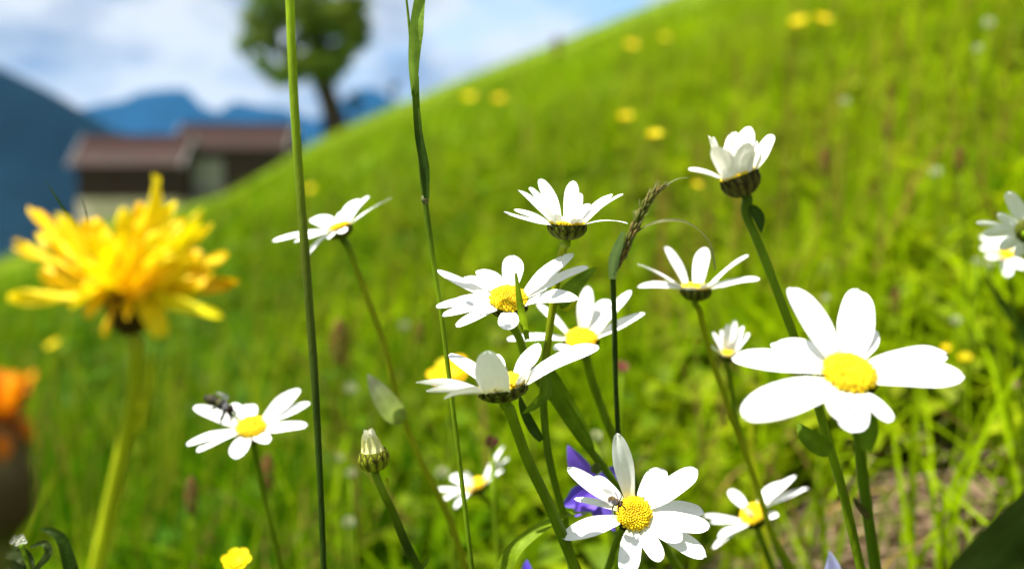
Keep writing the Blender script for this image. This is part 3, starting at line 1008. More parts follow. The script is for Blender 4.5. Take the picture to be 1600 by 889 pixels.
H_, CH = daisy('half closed daisy with pale bunched petals, upper right', .250, zH, (600, 545), (-.36, -.02, .93), 182, 520, [
    (105, 480, -1, 199, {'az': 205, 'R': 560, 'tw': -.5}), (300, 138, 1, 153, {'az': 165, 'R': 580, 'tw': .5}), (520, 108, 1, 210, {'az': 100, 'R': 560}), (665, 55, 1, 216, {'az': 70, 'R': 620}), (945, 125, 1, 170, {'az': 20, 'R': 600, 'tw': .5}), (430, 330, -1, 193, {'az': 235, 'R': 320}),
    (650, 215, -1, 250, {'az': 290, 'R': 400, 'tw': 0}), (545, 390, -1, 170, {'az': 262, 'R': 250}), (765, 450, -1, 193, {'az': 312, 'R': 260}), (340, 250, -1, 159, {'az': 215, 'R': 480, 'tw': .3}), (800, 250, 1, 170, {'az': 20, 'R': 420}), (560, 240, 1, 227, {'az': 85, 'R': 420}), (400, 260, -1, 182, {'az': 240, 'R': 400}), (585, 140, 1, 193, {'az': 110, 'R': 500}), (700, 300, -1, 182, {'az': 300, 'R': 350}), (745, 190, 1, 182, {'az': 45, 'R': 520}), (480, 470, -1, 148, {'az': 250, 'R': 200}), (340, 150, 1, 136, {'az': 150, 'R': 560})],
    [(1166, 335), (1182, 372), (1205, 430), (1235, 510), (1268, 600), (1295, 692), (1318, 772), (1345, 889)], 15, [.252, .262, .27],
    leaves=[dict(p=[(1297, 705), (1280, 695), (1260, 680), (1246, 660)], d=[.262, .258, .258, .26], w=32, col=G2),
            dict(p=[(1173, 322), (1186, 340), (1190, 365)], d=.25, w=18, col=GD)], petal_col=(.80, .79, .72), invk={'green': (.06, .06, .012)}, inv=1.35, dh=.1, stem_col=[GD, G2, G1, G1])

I_, CI = daisy('cupped daisy right of the drooping grass spike', .345, zI, (780, 580), (0, -.08, .99), 172, 700, [
    (80, 288, 1, 165), (425, 72, 1, 165), (875, 92, 1, 185), (1410, 182, 1, 165), (1545, 465, -1, 130, {'curl': .1, 'R': 780, 'tw': .4}), (80, 560, -1, 130, {'curl': .17, 'R': 720, 'tw': -.4}),
    (700, 560, -1, 170, {'az': 255, 'R': 200}), (900, 520, -1, 150, {'az': 300, 'R': 230}), (1060, 485, -1, 130, {'az': 330, 'R': 340}), (400, 480, -1, 130, {'az': 200, 'R': 420})],
    [(1093, 485), (1099, 512), (1112, 560), (1130, 612), (1144, 652), (1166, 712), (1188, 775), (1206, 832), (1240, 892)], 10, [.347, .37], stem_col=[G2, G3, G3, G3, G2], dh=.25)

J_, CJ = daisy('largest white daisy, nearest the camera on the right', .232, zJ, (710, 550), (.02, -.60, .80), 150, 670, [
    (385, 48, 1, 190), (785, 65, 1, 205), (850, 290, 1, 130, {'R': 440}), (1275, 432, 1, 150, {'R': 690}), (1370, 562, -1, 190), (950, 812, -1, 120, {'R': 520}), (728, 868, -1, 190, {'R': 520}), (115, 790, -1, 235, {'R': 780}),
    (45, 460, 1, 170, {'R': 700}), (290, 362, 1, 200, {'R': 600}), (640, 800, -1, 150, {'R': 440})],
    [(1336, 650), (1342, 690), (1350, 760), (1368, 889)], 18, [.237, .25],
    leaves=[dict(p=[(1354, 705), (1357, 670), (1350, 635), (1340, 610)], d=.233, w=30, col=G2), dict(p=[(1358, 810), (1346, 795), (1333, 776)], d=.244, w=12, col=(.08, .07, .02))], stem_col=[GD, G2, G2])

K_, CK = daisy('smallest half open daisy, left of the largest daisy', .372, zK, (470, 640), (.10, -.25, .96), 125, 470, [
    (148, 478, -1, 150, {'az': 215, 'R': 360}), (238, 288, 1, 95), (370, 248, 1, 110), (455, 160, 1, 150), (590, 103, 1, 115, {'R': 560}), (705, 188, 1, 115, {'R': 520}), (795, 300, 1, 105, {'R': 480}),
    (590, 590, -1, 130, {'az': 300, 'R': 180}), (430, 640, -1, 120, {'az': 250, 'R': 150}), (640, 350, 1, 110, {'R': 400})],
    [(1138, 580), (1143, 605), (1147, 640), (1162, 695), (1182, 762), (1214, 856), (1236, 900)], 9, [.375, .39], count=90)

L_, CL = daisy('sideways daisy low on the right beside the daisy with the fly', .40, zL, (600, 510), (-.50, -.40, .77), 140, 560, [
    (890, 148, 1, 175), (1055, 92, 1, 100, {'R': 640}), (1185, 222, 1, 80, {'R': 680}), (860, 525, -1, 95, {'R': 330}), (65, 520, -1, 90, {'R': 560}), (140, 590, -1, 80, {'R': 520}), (222, 745, -1, 120), (165, 865, -1, 90, {'R': 600}),
    (500, 425, -1, 130, {'az': 215, 'R': 170, 'curl': .4}), (800, 320, -1, 80, {'az': 330, 'R': 320}), (340, 240, 1, 110, {'R': 520})],
    [(1185, 828), (1196, 858), (1208, 892)], 10, [.402, .41], count=110)

M_, CM = daisy('blurred daisy low in the middle behind the thin grass stem', .46, zM, (600, 560), (-.42, -.22, .88), 135, 500, [
    (75, 610, -1, 120, {'R': 560}), (145, 752, -1, 110), (330, 835, -1, 115, {'R': 460}), (285, 430, 1, 160, {'R': 420}), (470, 372, -1, 210, {'az': 215, 'R': 260}), (955, 55, 1, 100, {'R': 640}), (935, 368, -1, 100, {'R': 460}), (1005, 205, 1, 70, {'R': 560})],
    [(764, 785), (772, 806), (784, 892)], 9, [.465, .48], count=90)

N_, CN = daisy('daisy seen from behind in shade at the right edge', .36, zN, (690, 450), (.62, .60, .36), 118, 470, [
    (478, 62, None, 150), (365, 295, None, 105), (160, 365, None, 60), (222, 482, None, 120), (385, 632, None, 115), (560, 715, None, 105), (760, 60, None, 130), (940, 220, None, 120), (990, 470, None, 120), (900, 680, None, 120), (740, 800, None, 120)],
    [(1606, 366), (1612, 450), (1612, 600), (1608, 889)], 11, [.36, .36])

O_, CO = daisy('distant daisy with bright yellow disc partly behind the shaded daisy', .50, zN, (460, 690), (-.1, -.55, .82), 80, 330, [
    (205, 500, 1, 130), (210, 610, 1, 140), (270, 720, -1, 120), (340, 480, 1, 130), (540, 450, 1, 120), (700, 600, 1, 120), (640, 830, -1, 110), (470, 900, -1, 110)],
    [(1576, 425), (1584, 480), (1592, 560), (1600, 640)], 7, [.505, .54], count=80)

# unopened bud P -----------------------------------------------------
def bud():
    d = .302; mpp = d / FPX
    n = Vector((-.10, -.12, .98)).normalized()
    C = at(583, 708, d); r = 22 * mpp
    n, u, v = frame_of(n)
    sp = [C - n * r * 1.35, C - n * r * 1.6] + pxpath([(600, 772), (612, 795), (634, 848), (656, 892)], [d, d + .01])
    sp2, base = to_ground(smooth_path(sp, 5))
    root = thing('daisy_bud', 'unopened daisy bud with creamy rolled petals above striped bracts', 'flower bud', (base.x, base.y, ground(base.x, base.y)))
    mb = MB(); tube(mb, sp2, [6.5 * mpp, 6 * mpp, 7 * mpp, 7 * mpp], [G1, G1, GD, G2], 10, .06); mb.build('stem', M_STEM, root)
    global CUP
    keep = CUP
    CUP = [(.86, .25), (.98, .05), (1.04, -.25), (1.02, -.55), (.88, -.9), (.6, -1.15), (.25, -1.35)]
    involucre_mesh(C, n, r, 1.0, green=(.20, .23, .012), dark=(.018, .008, .006), rows=2, per=13).build('involucre', M_BRACT, root)
    CUP = keep
    k = 0
    for ring, cnt, hgt, rr in ((0, 9, 1.35, .66), (1, 7, 1.75, .42), (2, 4, 1.6, .2)):
        for i in range(cnt):
            g = i * 6.283 / cnt + ring * .4
            e = u * math.cos(g) + v * math.sin(g)
            b = C + e * r * rr * 1.1; t = C + e * r * rr * .65 + n * r * hgt * random.uniform(.85, 1.1) - u * r * .12
            pm = petal_mesh(b, t, n, r * .52, .10, 0, -.5, (.74, .72, .34) if ring == 0 else (.82, .81, .62), .02, .8, 900 + k, e); k += 1
            pm.build('petal', M_PETAL, root)
    lf = MB(); leaf_sheet(lf, smooth_path(pxpath([(601, 752), (606, 748), (604, 765)], d), 4), 4 * mpp, G3); lf.build('leaf', M_LEAF, root)
    lf = MB(); leaf_sheet(lf, smooth_path(pxpath([(655, 889), (664, 880), (672, 868)], d + .01), 4), 9 * mpp, G2); lf.build('leaf', M_LEAF, root)
bud()

# ------------------------------------------------------------------ big yellow flower
def strap(base, tip, n, w, curl, col, seed):
    return petal_mesh(base, tip, n, w, curl, random.uniform(-.9, .9), random.uniform(-.1, .5), col, .09, .6, seed, None, -1)

def yellow_flower():
    d = .178; mpp = d / FPX
    f = zz((0, 260, 2.964))
    n = Vector((.0, -.12, .99)).normalized()
    c = f(590, 590); C = at(*c, d); n, u, v = frame_of(n)
    r = 32 * mpp
    st = pxpath([(213, 545), (211, 590), (203, 650), (183, 738), (150, 889)], [d, d + .006])
    sp2, base = to_ground(smooth_path([C - n * r * 2.0] + st, 5))
    root = thing('yellow_flower', 'large yellow flower with ragged strap petals, nearest the camera on the left', 'flower', (base.x, base.y, ground(base.x, base.y)))
    mb = MB(); tube(mb, sp2, [12 * mpp, 11 * mpp, 12 * mpp, 13 * mpp], [(.32, .40, .01), (.38, .44, .008), (.38, .44, .008), (.34, .42, .008)], 10, .05); mb.build('stem', M_STEM, root)
    lf = MB(); leaf_sheet(lf, smooth_path(pxpath([(214, 672), (226, 630), (234, 585), (238, 545)], d - .004), 5), 20 * mpp, G3, prof='blade', fold=.4); lf.build('leaf', M_LEAF, root)
    involucre_mesh(C, n, r, 2.5, green=(.050, .030, .008), dark=(.012, .008, .004), rows=2, per=14).build('involucre', M_BRACT, root)
    Y = (.85, .60, .002); Y2 = (.87, .68, .003); O = (.82, .44, .002)
    tips = [(30, 615, -.25, 88, Y2), (52, 350, .1, 85, Y), (138, 188, .35, 85, Y), (262, 212, -.1, 92, Y2), (445, 232, .4, 80, Y), (570, 188, -.3, 95, Y2), (722, 32, .1, 120, Y2), (650, 160, .3, 90, Y), (935, 188, -.1, 110, Y2),
            (985, 262, .5, 70, Y), (1058, 395, .2, 80, Y2), (1108, 530, .6, 95, O), (1035, 695, -.35, 85, Y2), (985, 505, -.2, 130, Y), (745, 800, -.4, 85, Y), (770, 790, -.2, 110, Y), (600, 700, -.7, 60, Y), (280, 560, .3, 90, Y), (870, 470, -.6, 120, Y2), (420, 600, -.4, 100, Y), (480, 790, -.5, 38, O), (395, 705, -.3, 90, Y), (325, 655, -.6, 80, Y), (300, 640, .2, 40, Y),
            (820, 160, .3, 110, Y2), (330, 420, -.8, 110, Y2), (480, 340, -.6, 100, Y2), (640, 330, -.9, 100, Y), (800, 330, -.7, 110, Y), (900, 420, -.6, 110, Y), (180, 480, -.4, 90, Y), (250, 330, .2, 90, Y), (400, 520, -.9, 110, Y), (520, 480, -1, 90, O), (700, 480, -1, 90, O), (860, 520, -.4, 90, Y), (180, 300, .5, 80, Y), (860, 240, .6, 90, Y), (560, 300, .7, 90, Y), (400, 300, .7, 90, Y), (700, 250, .6, 90, Y), (560, 400, -.4, 100, Y2), (740, 380, -.2, 110, Y2), (440, 420, -.2, 110, Y2), (320, 520, .1, 100, Y), (880, 330, .1, 110, Y2)]
    rs = random.Random(5)
    for k in range(66):
        a = rs.uniform(-20, 200); q = rs.uniform(.4, 1.0)
        x = 570 + math.cos(math.radians(a)) * 400 * q; y = 500 - math.sin(math.radians(a)) * 300 * q
        tips.append((x, y, rs.uniform(-.15, .9), rs.uniform(75, 110), rs.choice([Y, Y2, Y2, Y])))
    for i, (x, y, dd, w, col) in enumerate(tips):
        p = f(x, y)
        tip = at(*p, d + dd * 0.015)
        rad = tip - C; h = rad.dot(n); rad = rad - n * h
        if rad.length < 1e-5: rad = u.copy()
        rad.normalize()
        b = C + rad * r * random.uniform(.3, .9) + n * r * random.uniform(.0, .3)
        col = tuple(q * random.uniform(.9, 1.08) for q in col)
        strap(b, tip, (n * .35 + Vector((random.uniform(-.7, .7), -1, random.uniform(-.4, .5)))).normalized(), w / 2.964 * mpp * .76, random.uniform(-.12, .28), col, 300 + i).build('petal', M_YPETAL, root)
    return root
yellow_flower()

# withered orange flower at the left edge -----------------------------
def orange_flower():
    d = .145; mpp = d / FPX
    C = at(-12, 668, d); n = Vector((.08, -.05, 1)).normalized(); n, u, v = frame_of(n)
    st = pxpath([(-6, 850), (-8, 900)], d)
    sp2, base = to_ground(smooth_path([at(-10, 800, d)] + st, 4))
    root = thing('orange_flower', 'withering orange flower head on a brown stalk, cut by the left edge', 'flower', (base.x, base.y, ground(base.x, base.y)))
    mb = MB(); tube(mb, sp2, 20 * mpp, [(.10, .07, .03), G2], 10, .06); mb.build('stem', M_STEM, root)
    inv = MB()
    path = smooth_path([at(-12, 655, d), at(-8, 700, d), at(0, 760, d), at(2, 805, d), at(-4, 845, d)], 5)
    tube(inv, path, [34 * mpp, 42 * mpp, 45 * mpp, 40 * mpp, 20 * mpp], [(.20, .14, .07), (.13, .10, .055), (.07, .05, .022), (.05, .036, .015), (.05, .06, .015)], 18, .14)
    inv.build('involucre', M_BRACT, root)
    for i in range(30):
        g = i * 2.4; e = u * math.cos(g) + v * math.sin(g)
        lo = -n * random.uniform(60, 150) * mpp
        b = C + lo + e * 36 * mpp; t = C + e * random.uniform(44, 60) * mpp + lo + n * random.uniform(60, 95) * mpp
        c = random.choice([(.16, .12, .06), (.10, .07, .03), (.09, .09, .03), (.22, .17, .09)])
        petal_mesh(b, t, e, 22 * mpp, .12, random.uniform(-.3, .3), .2, c, 0, .7, 600 + i, None, 1).build('bract', M_BRACT, root)
    for i in range(60):
        g = random.uniform(0, 6.283); q = math.sqrt(random.random())
        e = u * math.cos(g) + v * math.sin(g)
        b = C + e * 24 * mpp * q
        t = C + e * (40 + 26 * q) * mpp * random.uniform(.6, 1.1) + n * random.uniform(50, 135) * mpp * (1 - .35 * q)
        c = random.choice([(.80, .30, .004), (.80, .36, .006), (.72, .19, .004)])
        petal_mesh(b, t, n, 26 * mpp, .12, random.uniform(-.5, .5), .2, c, .05, .7, 500 + i, e).build('petal', M_YPETAL, root)
    for i in range(16):
        g = random.uniform(-2.6, 1.2)
        e = u * math.cos(g) + v * math.sin(g)
        b = C + e * 30 * mpp; t = C + e * random.uniform(50, 62) * mpp - n * random.uniform(-30, 45) * mpp
        petal_mesh(b, t, n, 24 * mpp, .5, 0, .2, (.74, .19, .004), .05, .7, 560 + i, e).build('petal', M_YPETAL, root)
orange_flower()

# ------------------------------------------------------------------ grass stalks in front
def stalk(label, pts, depth, w, col, group=None, name='grass_stalk', up=None, seed_head=False, leaves=(), gnd=True, cat='grass stalk'):
    path = smooth_path(pxpath(pts, depth), 6)
    d0 = interp(depth, 0) ; mpp = d0 / FPX
    if gnd: p2, base = to_ground(path)
    else: p2, base = path, path[-1]
    root = thing(name, label, cat, (base.x, base.y, ground(base.x, base.y)), group)
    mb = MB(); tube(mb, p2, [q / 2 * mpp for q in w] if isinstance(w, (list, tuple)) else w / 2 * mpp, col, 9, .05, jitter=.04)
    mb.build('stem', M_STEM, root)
    for lf in leaves:
        k = dict(lf); nm = k.pop('name', 'leaf')
        lp = smooth_path(pxpath(k.pop('p'), k.pop('d', depth)), 5); wd = k.pop('w')
        wd = [q * mpp for q in wd] if isinstance(wd, (list, tuple)) else wd * mpp
        mb = MB(); leaf_sheet(mb, lp, wd, k.pop('col', G2), **k); mb.build(nm, M_LEAF, root)
    return root, mpp

def spikelets(root, pts, depth, thick, col, n=46, name='seed_head', awn=0):
    path = smooth_path(pxpath(pts, depth), 12)
    mpp = interp(depth, 0) / FPX if not isinstance(depth, (int, float)) else depth / FPX
    mb = MB(); tube(mb, path, 1.6 * mpp, (.10, .09, .03), 6, 0)
    for i in range(n):
        t = (i + .5) / n
        j = int(t * (len(path) - 2)); p = path[j].lerp(path[j + 1], t * (len(path) - 2) - j)
        T = (path[j + 1] - path[j]).normalized()
        g = i * 2.4
        _, a, b = frame_of(T)
        e = a * math.cos(g) + b * math.sin(g)
        th = thick * mpp * (math.sin(math.pi * (.1 + .85 * t)) ** .8) * random.uniform(.8, 1.15)
        p0 = p; p1 = p + T * th * .8 + e * th * .42; p2 = p + T * th * 1.5 + e * th * .5
        c = random.choice(col)
        tube(mb, smooth_path([p0, p1, p2], 3), [th * .06, th * .20, th * .17, th * .03], c, 6, .1)
        if awn and random.random() < awn:
            tube(mb, [p2, p2 + T * th * 1.0 + e * th * random.uniform(.2, .7)], [.5 * mpp, .2 * mpp], (.3, .3, .15), 4, 0)
    return mb.build(name, M_STEM, root)

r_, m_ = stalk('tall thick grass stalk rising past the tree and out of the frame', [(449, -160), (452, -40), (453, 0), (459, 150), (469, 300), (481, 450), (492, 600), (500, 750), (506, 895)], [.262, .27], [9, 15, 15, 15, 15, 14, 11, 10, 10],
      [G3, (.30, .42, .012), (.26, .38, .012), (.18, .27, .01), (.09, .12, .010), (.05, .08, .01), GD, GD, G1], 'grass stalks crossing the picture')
spikelets(r_, [(449, -160), (447, -230), (440, -300), (428, -360)], .262, 20, [(.12, .13, .03), (.16, .14, .05)], 40)
r_, m_ = stalk('thin grass stalk with a folded leaf sheath reaching the sky', [(620, -110), (628, -50), (635, 0), (641, 60), (647, 150), (656, 240), (664, 312), (676, 400), (688, 480), (703, 600), (720, 740), (738, 892)], [.288, .30], [3, 4, 4, 5, 6, 9, 10, 8, 8, 8, 8, 9],
      [G1, G1, G1, G1, G1, GD, G2, G1, G1, G1, G2, G1], 'grass stalks crossing the picture',
      leaves=[dict(p=[(667, 310), (664, 262), (655, 215), (650, 165), (648, 120)], d=.285, w=[9, 15, 13, 11, 12], prof='x', col=[GD, GD, G2], fold=.6, twist=[.2, -.2]),
              dict(p=[(647, 150), (646, 100), (650, 50), (656, 0), (668, -60), (688, -110)], d=[.285, .283, .282, .282, .28, .28], w=[10, 17, 22, 17, 11, 3], prof='x', col=(.20, .32, .04), fold=.4, twist=[-.3, .3])])
nb = MB(); tube(nb, [at(663, 306, .29), at(664, 313, .29), at(665.5, 319, .29)], [4.5 * m_, 6.5 * m_, 4.2 * m_], (.12, .13, .05), 9, 0); nb.build('node', M_STEM, r_)
spikelets(r_, [(620, -110), (612, -160), (600, -215)], .288, 12, [(.12, .13, .03), (.16, .12, .06)], 34)
r_, m_ = stalk('dark grass stalk with a bent brown seed spike and arching leaf', [(958, 428), (960, 500), (962, 590), (966, 680), (972, 780), (980, 895)], [.308, .315, .325, .34], [9, 9, 8, 8, 9], [GD, GD, (.025, .05, .01), (.025, .05, .01), G2], 'grass stalks crossing the picture',
      leaves=[dict(p=[(957, 436), (959, 408), (966, 385), (974, 362)], d=.306, w=[11, 17, 15, 5], prof='x', col=(.26, .38, .12), fold=.5),
              dict(p=[(998, 362), (1012, 354), (1035, 347), (1066, 347), (1094, 362), (1111, 388), (1117, 422)], d=[.306, .304, .302, .302, .306, .312, .318], w=[7, 9, 10, 9, 7, 6, 4], prof='x', col=(.13, .14, .05), face=(0, -.5, .9), fold=.4)])
spikelets(r_, [(959, 430), (972, 402), (986, 368), (1004, 330), (1020, 305), (1040, 290)], .306, 13.5, [(.15, .15, .03), (.20, .17, .05), (.11, .13, .02), (.20, .14, .04)], 84, awn=.5)
aw = MB(); tube(aw, smooth_path(pxpath([(1040, 291), (1052, 283), (1064, 279), (1076, 278)], .306), 5), [.9 * m_, .4 * m_], (.35, .36, .18), 5, 0); aw.build('awn', M_STEM, r_)

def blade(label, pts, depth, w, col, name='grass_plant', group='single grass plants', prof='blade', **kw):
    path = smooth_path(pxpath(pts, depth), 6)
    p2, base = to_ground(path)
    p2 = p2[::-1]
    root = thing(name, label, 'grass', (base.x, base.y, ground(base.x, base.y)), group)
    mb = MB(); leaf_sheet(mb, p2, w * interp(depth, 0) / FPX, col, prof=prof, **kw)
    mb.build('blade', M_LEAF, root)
    return root
blade('broad light green blade arching down behind the daisy with the fly', [(930, 800), (890, 803), (862, 815), (825, 840), (803, 862), (788, 892)], [.33, .315, .31, .306, .304, .304], 30, G1, prof='blade', face=(-.3, -.7, .6))
blade('dark thin blade tip sticking up behind the large yellow flower', [(72, 283), (90, 312), (112, 345), (165, 430), (207, 540), (207, 620), (190, 730), (158, 870)], .25, 12, GD, face=(0, -1, 0))
blade('second faint blade tip right of the dark one behind the yellow flower', [(127, 308), (134, 330), (143, 365), (175, 450), (209, 545), (208, 620), (192, 730), (160, 870)], .24, 8, GD, face=(0, -1, 0))
blade('dark arching leaf low in the left corner', [(62, 825), (85, 832), (100, 850), (112, 895)], .33, 26, GD)
blade('broad shaded leaf filling the bottom right corner', [(1690, 700), (1640, 770), (1575, 840), (1520, 900), (1480, 960)], [.24, .22, .215, .22, .23], 175, (.010, .022, .003), prof='x', face=(.3, -.7, -.4), fold=.1)  # the shade on this leaf is put into its very dark colour
blade('dark blade crossing in front of the right edge', [(1538, 425), (1555, 455), (1578, 490), (1600, 520), (1640, 600)], .55, 22, GD)
blade('dark low blade at the right edge beside the largest daisy', [(1525, 533), (1552, 545), (1585, 562), (1625, 590)], .60, 20, GD)
blade('short green blade behind the stem of the daisy with the fly', [(968, 835), (958, 860), (948, 895)], .33, 14, G1)
blade('green leaf behind the right hand stems', [(1178, 640), (1172, 690), (1180, 760), (1196, 860)], .50, 18, G3)

# hairy small plant in the left corner -------------------------------
def corner_plant():
    d = .32; mpp = d / FPX
    sp2, base = to_ground(smooth_path(pxpath([(32, 850), (40, 870), (48, 895)], d), 4))
    root = thing('white_umbel', 'tiny white flower cluster above hairy leaves in the left corner', 'flower', (base.x, base.y, ground(base.x, base.y)))
    mb = MB(); tube(mb, sp2, 4 * mpp, G2, 7, 0); mb.build('stem', M_STEM, root)
    for i in range(11):
        g = i * 2.4; q = math.sqrt(i / 11) * 13
        C = at(28 + math.cos(g) * q, 843 + math.sin(g) * q * .6, d + math.sin(g) * .002)
        fb = MB()
        for k in range(5):
            a = k * 1.2566 + i; e = Vector((math.cos(a), -.3, math.sin(a) * .8)) * 5 * mpp; s = Vector((-math.sin(a), 0, math.cos(a))) * 2.4 * mpp
            fb.add([C, C + e * .6 + s, C + e, C + e * .6 - s], [(0, 1, 2, 3)], (.7, .7, .6))
        fb.build('floret', M_PETAL, root)
    for pts, w in (([(50, 890), (35, 868), (10, 862), (-15, 858)], 22), ([(55, 890), (75, 865), (68, 848), (45, 856)], 12), ([(40, 895), (15, 885), (-20, 892)], 24)):
        lf = MB(); leaf_sheet(lf, smooth_path(pxpath(pts, d), 5), w * mpp, (.05, .075, .02), wave=.25); lf.build('leaf', M_LEAF, root)
corner_plant()

# ------------------------------------------------------------------ bellflowers
def bellflower(label, center, depth, n, tips, col, R=60, w=32, stem=((0, 0),)):
    C = at(*center, depth); mpp = depth / FPX
    n, u, v = frame_of(Vector(n)); r = 9 * mpp
    sp2, base = to_ground(smooth_path([C - n * r, C - n * r * 2.5] + pxpath(stem, depth + .01), 4))
    root = thing('bellflower', label, 'bellflower', (base.x, base.y, ground(base.x, base.y)), 'violet bellflowers')
    mb = MB(); tube(mb, sp2, 4.5 * mpp, G2, 7, .05); mb.build('stem', M_STEM, root)
    involucre_mesh(C, n, r, 1.0, green=(.05, .08, .02), rows=1, per=5).build('calyx', M_BRACT, root)
    for i, (x, y, dd) in enumerate(tips):
        tip = at(x, y, depth + dd)
        rad = tip - C; rad = (rad - n * rad.dot(n)).normalized()
        b = C + rad * r * .7
        petal_mesh(b, tip, n, w * mpp, .12, random.uniform(-.3, .3), .35, tuple(q * random.uniform(.85, 1.15) for q in col), 0, .75, 700 + i, None, 1).build('petal', M_YPETAL, root)
bellflower('violet bellflower half hidden behind the daisy with the fly', (930, 765), .335, (-.3, -.75, .3), [(888, 695, .0), (880, 792, -.002), (900, 808, -.006), (985, 735, .01), (960, 830, -.006), (1010, 790, .0)], (.15, .08, .55), w=36, stem=[(950, 800), (965, 850), (975, 900)])
bellflower('violet bellflower tip peeking in at the bottom edge', (826, 915), .34, (-.1, -.3, .9), [(824, 874, .002), (800, 905, -.004), (850, 905, .0), (826, 905, -.01)], (.15, .08, .55), w=20, stem=[(828, 945), (830, 990)])
bellflower('pale lilac bellflower peeking in at the bottom right', (1297, 925), .33, (0, -.3, .9), [(1297, 860, .0), (1275, 900, -.004), (1322, 900, .0), (1297, 890, -.012)], (.50, .47, .75), w=34, stem=[(1300, 960), (1302, 1000)])

# ------------------------------------------------------------------ small far flowers in the meadow
def depth_for(px, py, H):
    r = ray(px, py)
    k = .386 * r.x + .166 * r.y - r.z
    return max(.35, (.40 - H) / max(k, .012))
def far_flower(label, px, py, rp, H, kindn, col, cat, group, name):
    d = depth_for(px, py, H); d = min(d, 14)
    C = at(px, py, d); mpp = d / FPX; r = rp * mpp * (.78 if kindn != 'cup' else 1)
    gz = ground(C.x, C.y)
    base = Vector((C.x + random.uniform(-.02, .02), C.y + .01, gz - .01))
    root = thing(name, label, cat, (base.x, base.y, gz), group)
    st = MB(); tube(st, smooth_path([C - Vector((0, 0, r * .2)), C.lerp(base, .5) + Vector((.006, 0, 0)), base], 5), [max(.0011, r * .10), max(.0014, r * .11)], G1, 6, 0)
    st.build('stem', M_STEM, root)
    n = Vector((random.uniform(-.3, .2), -.45, .8)).normalized()
    n, u, v = frame_of(n)
    hb = MB()
    if kindn == 'cup':
        for i in range(12):
            g = i * 6.283 / (6 if i < 6 else 6) + (i >= 6) * .5
            e = u * math.cos(g) + v * math.sin(g)
            pm = petal_mesh(C + e * r * .1, C + e * r * (1 if i < 6 else .65) + n * r * .35, n, r * .8, -.1, 0, .2, tuple(q * random.uniform(.85, 1.1) for q in col), .02, .6, i)
            hb.add(pm.v, pm.f, pm.c)
        hb.build('blossom', M_YPETAL, root)
    elif kindn == 'ball':
        for i in range(46):
            z = 1 - 2 * (i + .5) / 46; g = i * 2.4; q = math.sqrt(1 - z * z)
            e = Vector((q * math.cos(g), q * math.sin(g), z))
            pm = petal_mesh(C + e * r * .3, C + e * r * random.uniform(.8, 1.1), e.cross(Vector((.3, .2, .9))).normalized(), r * .28, .1, 0, .3, tuple(k * random.uniform(.75, 1.1) for k in col), .02, .6, i)
            hb.add(pm.v, pm.f, pm.c)
        hb.build('blossom', M_PETAL, root)
    else:   # spike
        for i in range(60):
            t = i / 60; g = i * 2.4
            e = Vector((math.cos(g), math.sin(g), .5)) * r * .32 * math.sin(math.pi * (.12 + .85 * t))
            p = C + Vector((0, 0, (t - .5) * 2 * r))
            nn = Vector((random.gauss(0, 1), random.gauss(0, 1), random.gauss(0, 1))).normalized(); _, a, b = frame_of(nn)
            s = r * .13; c = tuple(k * random.uniform(.6, 1.2) for k in col)
            hb.add([p + e - a * s, p + e + b * s, p + e + a * s, p + e - b * s, p + e + nn * s * .7, p + e - nn * s * .7], [(0, 1, 4), (1, 2, 4), (2, 3, 4), (3, 0, 4), (1, 0, 5), (2, 1, 5), (3, 2, 5), (0, 3, 5)], c)
        hb.build('blossom', M_BRACT, root)
YB = (.84, .66, .004); WB = (.42, .45, .26)
for lab, px, py, rp, H in (
    ('blurred yellow flower, left of the pair at the top right', 1248, 36, 14, .24), ('blurred yellow flower, right of the pair at the top right', 1284, 32, 15, .24),
    ('round yellow flower above the cupped daisy and its grass spike', 1023, 212, 13, .27), ('faint yellow flower left of the round one on the slope', 978, 184, 12, .22),
    ('yellow flower on the slope, left of two beside the tall sheath', 733, 154, 11, .22), ('yellow flower on the slope, right of two beside the tall sheath', 780, 156, 10, .22),
    ('faint yellow flower high on the slope near the skyline', 985, 72, 12, .22), ('pale yellow flower high on the slope beside its neighbour', 1038, 60, 8, .22),
    ('yellow flower just right of the thick grass stalk', 485, 297, 9, .24), ('yellow flower below the large ragged yellow one', 83, 540, 12, .24),
    ('yellow blossom at the bottom edge left of the bud', 370, 878, 24, .26), ('yellow blossom glowing beside the drooping grass spike', 1088, 290, 8, .22),
    ('small orange yellow flower right of the largest daisy', 1508, 560, 11, .10), ('small yellow flower above the orange one', 1478, 545, 8, .10)):
    far_flower(lab, px, py, rp, H, 'cup', YB, 'flower', 'yellow flowers scattered over the meadow', 'yellow_flower')
far_flower('yellow flower directly behind the petals of the upright grey petal daisy', 706, 588, 38, .26, 'cup', (.85, .60, .006), 'flower', 'yellow flowers scattered over the meadow', 'yellow_flower')
